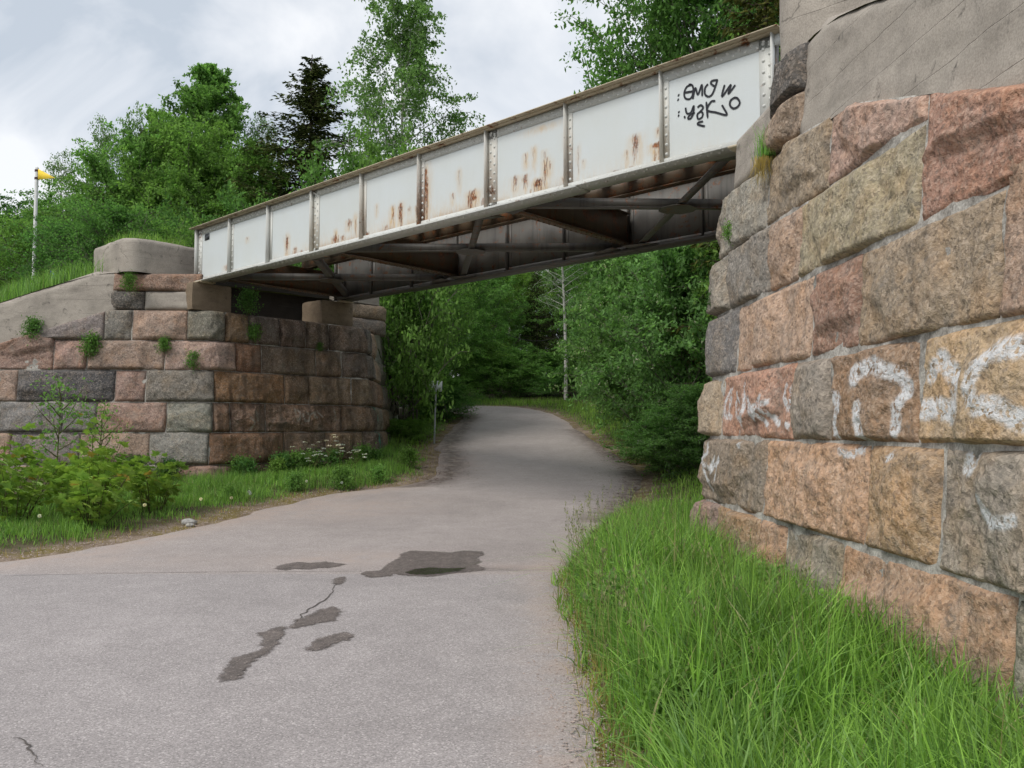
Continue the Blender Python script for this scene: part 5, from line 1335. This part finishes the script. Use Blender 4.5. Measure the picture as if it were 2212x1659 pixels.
# tall grass on the bank behind the far abutment
n = 17000; q = np.random.default_rng(47); t = -6.5 + 6.4 * q.random(n); a = 1.7 + 13 * q.random(n) ** 1.3
k = a > np.maximum(1.75, TN['l'] - t + 0.62); t, a = t[k], a[k]; k = ~((a < 3.3) & (t > TN['l'] - 1.5)); t, a = t[k], a[k]
P = L(to_s('l', a), t, zbank(t, 'l'))
blades('grass', P[:, 0], P[:, 1], P[:, 2], q.uniform(0.22, 0.62, len(t)), q.uniform(0.010, 0.018, len(t)), M['grass'], 48, 'long grass on the railway bank above the sloping coping', 0.5, 3)
n = 1500; t = q.uniform(-1.3, 0.1, n); a = q.uniform(1.5, 3.1, n); P = L(to_s('l', a), t, np.full(n, 5.9))
blades('grass', P[:, 0], P[:, 1], P[:, 2], q.uniform(0.08, 0.34, n), q.uniform(0.008, 0.015, n), M['grass'], 49, 'grass growing on top of the rounded concrete cap opposite', 0.6, 3)

# ================================================================== maples by the far verge
def maple_leaf():
    lob = [(0, -0.05), (0.10, 0.02), (0.30, -0.06), (0.26, 0.10), (0.50, 0.22), (0.34, 0.30), (0.40, 0.48), (0.18, 0.42), (0.10, 0.62), (0.0, 0.86)]
    pts = lob + [(-x, y) for x, y in lob[-2:0:-1]]
    V = [(0, 0.22, 0.0)] + [(x, y, -0.10 * abs(x) - 0.16 * max(0, y - 0.35) + 0.03 * math.sin(9 * x + 5 * y)) for x, y in pts]
    k = len(pts)
    return V, [(0, 1 + i, 1 + (i + 1) % k) for i in range(k)]
mlv, mlf = maple_leaf()
MLM = []
for mm in ('maple', 'maple', 'maple_red'):
    me = bpy.data.meshes.new('leaf'); me.from_pydata(mlv, [], mlf); me.materials.append(M[mm]); MLM.append(me)
me = MLM[1]
for v in me.vertices: v.co.z *= 2.2
def maple(x, y, hgt, rad, nst, nl, seed, label):
    q = np.random.default_rng(seed); z = float(gz(np.array([x]), np.array([y]))[0])
    root = empty('maple_sapling', (x, y, z)); tag(root, label, 'sapling', 'young maples by the far verge')
    LOCW[root.name] = np.array([x, y, z])
    wood = MB(); spots = []
    for s in range(nst):
        a = q.uniform(0, 6.28); rr = rad * math.sqrt(q.random()) * 0.8; hh = hgt * q.uniform(0.45, 1.0) * (1 - 0.35 * (rr / rad))
        tip = np.array([x + rr * math.cos(a), y + rr * math.sin(a), z + hh]); b = np.array([x + 0.15 * math.cos(a), y + 0.15 * math.sin(a), z])
        mid = (b + tip) / 2 + np.array([0, 0, 0.12 * hh]); wood.tube(np.stack([b, mid, tip]), [0.010, 0.007, 0.003], 4)
        for l in range(int(nl / nst)):
            f = q.random() ** 0.6; p = (b + (mid - b) * f * 2) if f < 0.5 else (mid + (tip - mid) * (f * 2 - 1))
            aa = q.normal(-1.5, 1.25); pl = q.uniform(0.05, 0.16) * (1.2 if f > 0.8 else 1)
            spots.append((p + np.array([math.cos(aa) * pl, math.sin(aa) * pl, q.uniform(0.0, 0.07)]), aa, f, a))
    wood.build('stem', M['stem'], root, smooth=True)
    for p, aa, f, a in spots:
        sc = q.uniform(0.12, 0.215); tilt = q.uniform(0.20, 1.05)
        red = q.random() < (0.05 if f > 0.8 else 0.01)
        o = inst('leaf', MLM[2] if red else MLM[int(q.random() < 0.45)], p, root, (sc, sc, sc))
        o.rotation_mode = 'ZYX'; o.rotation_euler = (-tilt, q.normal(0, 0.3), aa - math.pi / 2)
maple(-6.25, 12.2, 1.05, 0.80, 20, 250, 61, 'young maple nearest to the gravel edge, large pale leaves')
maple(-7.5, 12.3, 1.45, 0.90, 22, 290, 62, 'broad young maple cut by the picture edge')
maple(-7.1, 13.7, 1.75, 0.85, 22, 290, 63, 'tallest young maple against the far abutment, reddish leaf tips')
maple(-6.0, 13.6, 1.15, 0.65, 16, 200, 64, 'small young maple closest to the road bend opposite')
maple(-8.6, 13.6, 1.75, 0.95, 22, 280, 65, 'bushy young maple furthest from the road')
maple(-6.7, 12.9, 1.40, 0.75, 20, 250, 66, 'young maple in the middle of the thicket, yellowish leaves')
plant('elder', 'elder_sapling', -8.15, 14.6, None, 1.0, 0.4, 'thin tall sapling sticking up out of the maples', 'sapling', None)
plant('elder', 'elder_sapling', -7.55, 14.9, None, 0.8, 1.4, 'shorter thin sapling beside the tall one in the maples', 'sapling', None)

# ================================================================== weeds, wall plants, flowers
for k, (x, y, sc, lb) in enumerate(((-3.6, 17.3, 0.75, 'leafy weed under the cow parsley'), (-4.5, 16.9, 0.6, 'leafy weed left of the cow parsley'), (-3.0, 18.3, 0.6, 'leafy weed right of the cow parsley'), (-5.4, 15.6, 0.45, 'small leafy weed in front of the corner stones'), (-2.6, 20.6, 0.8, 'leafy weed at the far corner of the opposite abutment'))):
    plant('weed', 'leafy_weed', x, y, None, sc, k * 1.3, lb, 'plant')
qv = np.random.default_rng(121)
for k in range(16):
    u = qv.uniform(-3.2, 4.4); p = posv('l', np.array([u]), np.array([0.6]), qv.uniform(0.2, 0.75))[0]
    plant('weed', 'leafy_weed', p[0], p[1], None, qv.uniform(0.45, 0.8), qv.uniform(0, 6), 'leafy green weed growing along the foot of the far abutment', 'plant', 'weeds along the far abutment foot', 'leaf_bright' if k % 2 else 'leaf_mid')
def wall_plant(side, u, z, sc, rot, label, path='wall', lm=None):
    p = posv(side, np.array([u]), np.array([z]), 0.05, path)[0]
    plant('weed', 'wall_plant', p[0], p[1], p[2], sc * 0.85, rot, label, 'plant', None, lm or 'leaf_mid', None, 1.25)
wall_plant('l', 1.02, 4.24, 0.80, 0.3, 'little birch sprouting from the bridge seat beside the bearing block')
wall_plant('l', 1.15, 3.60, 0.55, 1.3, 'fern growing in the joint below the little birch')
wall_plant('l', -2.75, 3.10, 0.75, 2.0, 'green plant growing in a joint below the sloping coping')
wall_plant('l', -1.13, 3.25, 0.48, 2.6, 'dark plant tuft in a joint of the pink course')
wall_plant('l', -0.45, 2.86, 0.55, 0.9, 'yellowish plant growing out of the course joint near the corner')
wall_plant('l', -4.05, 3.50, 0.70, 0.1, 'plant hanging from the coping at the picture edge')
wall_plant('l', 0.05, 4.62, 0.55, 0.1, 'small plant at the end of the pink pilaster stone', 'pier')
wall_plant('l', 3.0, 3.50, 0.3, 0.1, 'tiny plant in a dark joint under the bridge')
wall_plant('r', -0.75, 3.62, 0.30, 0.7, 'small green plant on the rounded grey corner stone')
wall_plant('r', -0.25, 2.95, 0.28, 1.7, 'mossy sprig on the corner stone below')
p = posv('r', np.array([-1.75]), np.array([4.27]), 0.05)[0]; q = np.random.default_rng(71)
n = 260; xx = p[0] + q.normal(0, 0.05, n); yy = p[1] + q.normal(0, 0.06, n)
blades('grass_tuft', xx, yy, np.full(n, p[2]), q.uniform(0.12, 0.36, n), q.uniform(0.003, 0.006, n), M['grass'], 72, 'yellow-green grass tuft growing on the near abutment', 0.6, 3)
n = 160; xx = p[0] + q.normal(0, 0.05, n) - 0.05; yy = p[1] + q.normal(0, 0.06, n)
blades('dry_grass', xx, yy, np.full(n, p[2] - 0.02), -q.uniform(0.10, 0.36, n), q.uniform(0.003, 0.005, n), M['grass_dry'], 73, 'dead straw hanging under the tuft on the near abutment', 0.5, 3)
def cow_parsley(x, y, hgt, seed, label):
    q = np.random.default_rng(seed); z = float(gz(np.array([x]), np.array([y]))[0])
    root = empty('cow_parsley', (x, y, z)); tag(root, label, 'flower', 'cow parsley by the far abutment')
    st = MB(); top = np.array([x, y, z + hgt * 0.6]); st.tube(np.stack([[x, y, z], top]), [0.006, 0.004], 4); C = []
    for k in range(7):
        e = top + np.array([q.normal(0, 0.16), q.normal(0, 0.16), hgt * q.uniform(0.12, 0.42)]); st.tube(np.stack([top, (top + e) / 2 + [0, 0, 0.03], e]), [0.004, 0.003, 0.002], 3)
        a = q.uniform(0, 6.28, 26); rr = 0.055 * np.sqrt(q.random(26)); C.append(e + np.stack([rr * np.cos(a), rr * np.sin(a), 0.012 - rr * 0.2 + q.normal(0, 0.006, 26)], -1))
    st.build('stem', M['stem'], root, smooth=True)
    C = np.concatenate(C); v, f = leaf_quads(C, q.standard_normal((len(C), 3)) * np.array([1, 1, 0.2]), 0.024, 0.022, q, 2.0)
    mk('blossom', v, f, M['petal'], root)
for k, (x, y, hg) in enumerate(((-4.35, 17.5, 0.95), (-3.95, 17.45, 1.15), (-3.75, 17.7, 1.0), (-4.15, 17.15, 0.85), (-3.45, 17.9, 0.8))):
    cow_parsley(x, y, hg, 80 + k, 'white flowering cow parsley in front of the brown stones')
for k, (x, y) in enumerate(((-6.55, 11.3), (-7.3, 11.5), (-6.9, 10.6), (-5.55, 12.3), (-5.0, 14.5), (-4.85, 15.0), (-4.7, 14.6), (-5.2, 13.6), (-4.1, 16.2), (-3.5, 16.7))):
    z = float(gz(np.array([x]), np.array([y]))[0]); q = np.random.default_rng(90 + k); hg = q.uniform(0.18, 0.34)
    root = empty('dandelion', (x, y, z)); tag(root, 'white dandelion clock in the verge grass opposite', 'flower', 'dandelion clocks in the verge')
    MB().tube([[x, y, z], [x + 0.01, y, z + hg]], [0.003, 0.002], 4).build('stem', M['stem'], root)
    d = q.standard_normal((110, 3)); d /= np.linalg.norm(d, axis=1)[:, None]
    v, f = leaf_quads(np.array([x + 0.01, y, z + hg]) + d * 0.020, d, 0.020, 0.010, q); mk('seed_head', v, f, M['petal'], root)

# ================================================================== small things
def rock(x, y, r0, seed, label, lift=0.0):
    q = np.random.default_rng(seed); n1, n2 = 10, 7; z = float(gz(np.array([x]), np.array([y]))[0])
    V = []
    for j in range(n2):
        ph = math.pi * j / (n2 - 1)
        for i in range(n1):
            th = 2 * math.pi * i / n1; V.append((math.sin(ph) * math.cos(th), math.sin(ph) * math.sin(th), math.cos(ph)))
    V = np.array(V); V = V * (1 + 0.35 * fbm(V * 1.6 + seed, 3, seed))[:, None] * np.array([1.3, 0.9, 0.55]) * r0 + np.array([x, y, z + 0.35 * r0])
    F = [(j * n1 + i, j * n1 + (i + 1) % n1, (j + 1) * n1 + (i + 1) % n1, (j + 1) * n1 + i) for j in range(n2 - 1) for i in range(n1)]
    tag(mk('loose_stone', V, F, M['rubble']), label, 'stone', 'loose stones on the verge')
rock(-5.1, 12.9, 0.10, 3, 'pale broken stone lying on the gravel edge opposite')
rock(-5.0, 12.7, 0.06, 4, 'darker flat stone chip beside the pale broken stone')
rock(-3.9, 15.9, 0.04, 6, 'small stone at the kerbless road edge opposite')
q = np.random.default_rng(101)
for k in range(12):
    y = q.uniform(3.6, 9.0); x = float(xr(y)) + q.uniform(0.3, 1.6)
    if wall_a(np.array([x]), np.array([y]), 'r')[0] < 0.25: continue
    plant('weed', 'leafy_weed', x, y, None, q.uniform(0.45, 0.7), q.uniform(0, 6), 'broad-leaved weed growing among the tall verge grass', 'plant', 'weeds in the tall verge grass', 'leaf_bright')
def scatter(name, x, y, z, size, mat, label, cat, seed, flat=0.5):
    q = np.random.default_rng(seed); n = len(x)
    V0 = np.array([(1, 0, 0), (0, 1, 0), (-1, 0, 0), (0, -1, 0), (0, 0, 1.0)]); F0 = np.array([(0, 1, 4, 4), (1, 2, 4, 4), (2, 3, 4, 4), (3, 0, 4, 4)])
    a = q.uniform(0, 6.28, n); s = size[:, None, None] * q.uniform(0.6, 1.4, (n, 1, 3)) * np.array([1, 1, flat])
    V = V0[None] * s + q.normal(0, 0.12, (n, 5, 3)) * s
    R = np.stack([np.stack([np.cos(a), -np.sin(a), 0 * a], -1), np.stack([np.sin(a), np.cos(a), 0 * a], -1), np.stack([0 * a, 0 * a, 0 * a + 1], -1)], 1)
    V = np.einsum('nij,nkj->nki', R, V) + np.stack([x, y, z], -1)[:, None]
    F = (np.arange(n)[:, None, None] * 5 + F0[None]).reshape(-1, 4)
    me_o = mk(name, V.reshape(-1, 3), F, mat)
    return tag(me_o, label, cat, None, 'stuff')
n = 5200; y = 1.8 + 9.5 * q.random(n) ** 1.2; x = xr(y) - np.abs(q.normal(0, 0.16, n)) + 0.08
scatter('gravel', x, y, np.maximum(zroad(y) + 0.006, gz(x, y)), q.uniform(0.003, 0.010, n), M['grit'], 'fine pinkish grit along the near road edge', 'gravel', 102)
n = 2600; yy = DL[70:125]; k = q.integers(0, len(yy), n); x = yy[k, 0] + q.normal(-0.15, 0.28, n); y = yy[k, 1] + q.normal(0.05, 0.25, n)
scatter('gravel', x, y, np.maximum(zroad(y) + 0.006, gz(x, y)), q.uniform(0.004, 0.014, n), M['grit'], 'loose gravel on the sandy road edge opposite', 'gravel', 103)
n = 1500; E_ = np.r_[DL[112:150], DR[100:135]]; k = q.integers(0, len(E_), n); x = E_[k, 0] + q.normal(0, 0.38, n); y = E_[k, 1] + q.normal(0, 0.4, n)
scatter('leaf_litter', x, y, np.maximum(zroad(y) + 0.008, gz(x, y) + 0.005), q.uniform(0.012, 0.035, n), M['litter'], 'brown leaf litter on the road edges under the bridge', 'leaf litter', 104, 0.2)
# railway pennant sign on the bank
px_, py_ = -14.0, 23.5; pz_ = 5.95
pole = empty('signal_post', (px_, py_, pz_)); tag(pole, 'white pole with a yellow triangular pennant on the railway bank', 'sign post')
MB().tube([[px_, py_, pz_ - 0.9], [px_, py_, pz_ + 3.25]], 0.05, 10).build('pole', M['pole'], pole, smooth=True)
MB().tube([[px_, py_, pz_ + 3.25], [px_, py_, pz_ + 3.29]], [0.05, 0.01], 10).build('pole_cap', M['pole'], pole)
m = MB(); a = np.array([px_ + 0.07, py_ - 0.06, pz_ + 3.20]); b = np.array([px_ + 0.07, py_ - 0.06, pz_ + 2.88]); c = np.array([px_ + 0.58, py_ - 0.06, pz_ + 2.93])
off = np.array([0.0, 0.012, 0]); m.add([a, b, c, a + off, b + off, c + off], [(0, 1, 2, 2), (5, 4, 3, 3), (0, 3, 4, 1), (1, 4, 5, 2), (2, 5, 3, 0)]); m.build('pennant', M['yellow'], pole)
for zz in (2.93, 3.16): MB().tube([[px_, py_, pz_ + zz - 0.03], [px_, py_, pz_ + zz + 0.03]], 0.062, 10).build('clamp', M['maroon'], pole)
m = MB(); m.bar([-14.05, 24.6, 5.7], [-14.05, 24.6, 6.35], 0.16, 0.05, (0, 1, 0)); tag(m.build('marker_stake', M['blue']), 'small blue marker behind the foot of the white pole', 'marker')
# road sign seen from behind
sx_, sy_ = PX(938, 25.8), 25.8; sz_ = float(gz(np.array([sx_]), np.array([sy_]))[0])
sg = empty('road_sign', (sx_, sy_, sz_)); tag(sg, 'road sign seen from behind on a thin post among the saplings', 'road sign')
MB().tube([[sx_, sy_, sz_ - 0.2], [sx_ + 0.06, sy_, sz_ + 2.05]], 0.028, 8).build('post', M['zinc'], sg, smooth=True)
m = MB(); m.hexa([(sx_ - 0.17, sy_ + 0.04, sz_ + 1.66), (sx_ + 0.24, sy_ + 0.04, sz_ + 1.66), (sx_ + 0.24, sy_ + 0.05, sz_ + 1.66), (sx_ - 0.17, sy_ + 0.05, sz_ + 1.66), (sx_ - 0.16, sy_ + 0.04, sz_ + 2.0), (sx_ + 0.25, sy_ + 0.04, sz_ + 2.0), (sx_ + 0.25, sy_ + 0.05, sz_ + 2.0), (sx_ - 0.16, sy_ + 0.05, sz_ + 2.0)]); m.build('sign_plate', M['sign_back'], sg)
# cable slung between trees beyond the bend
s_ = np.linspace(0, 1, 14); A = np.array([PX(1092, 42), 42, 6.45]); B = np.array([PX(1224, 42.6), 42.6, 6.5])
Q = A + (B - A) * s_[:, None]; Q[:, 2] -= 4 * 0.38 * s_ * (1 - s_)
m = MB(); m.tube(Q, 0.014, 5); tag(m.build('overhead_cable', M['cable']), 'thin cable sagging between the trees at the bend', 'cable')
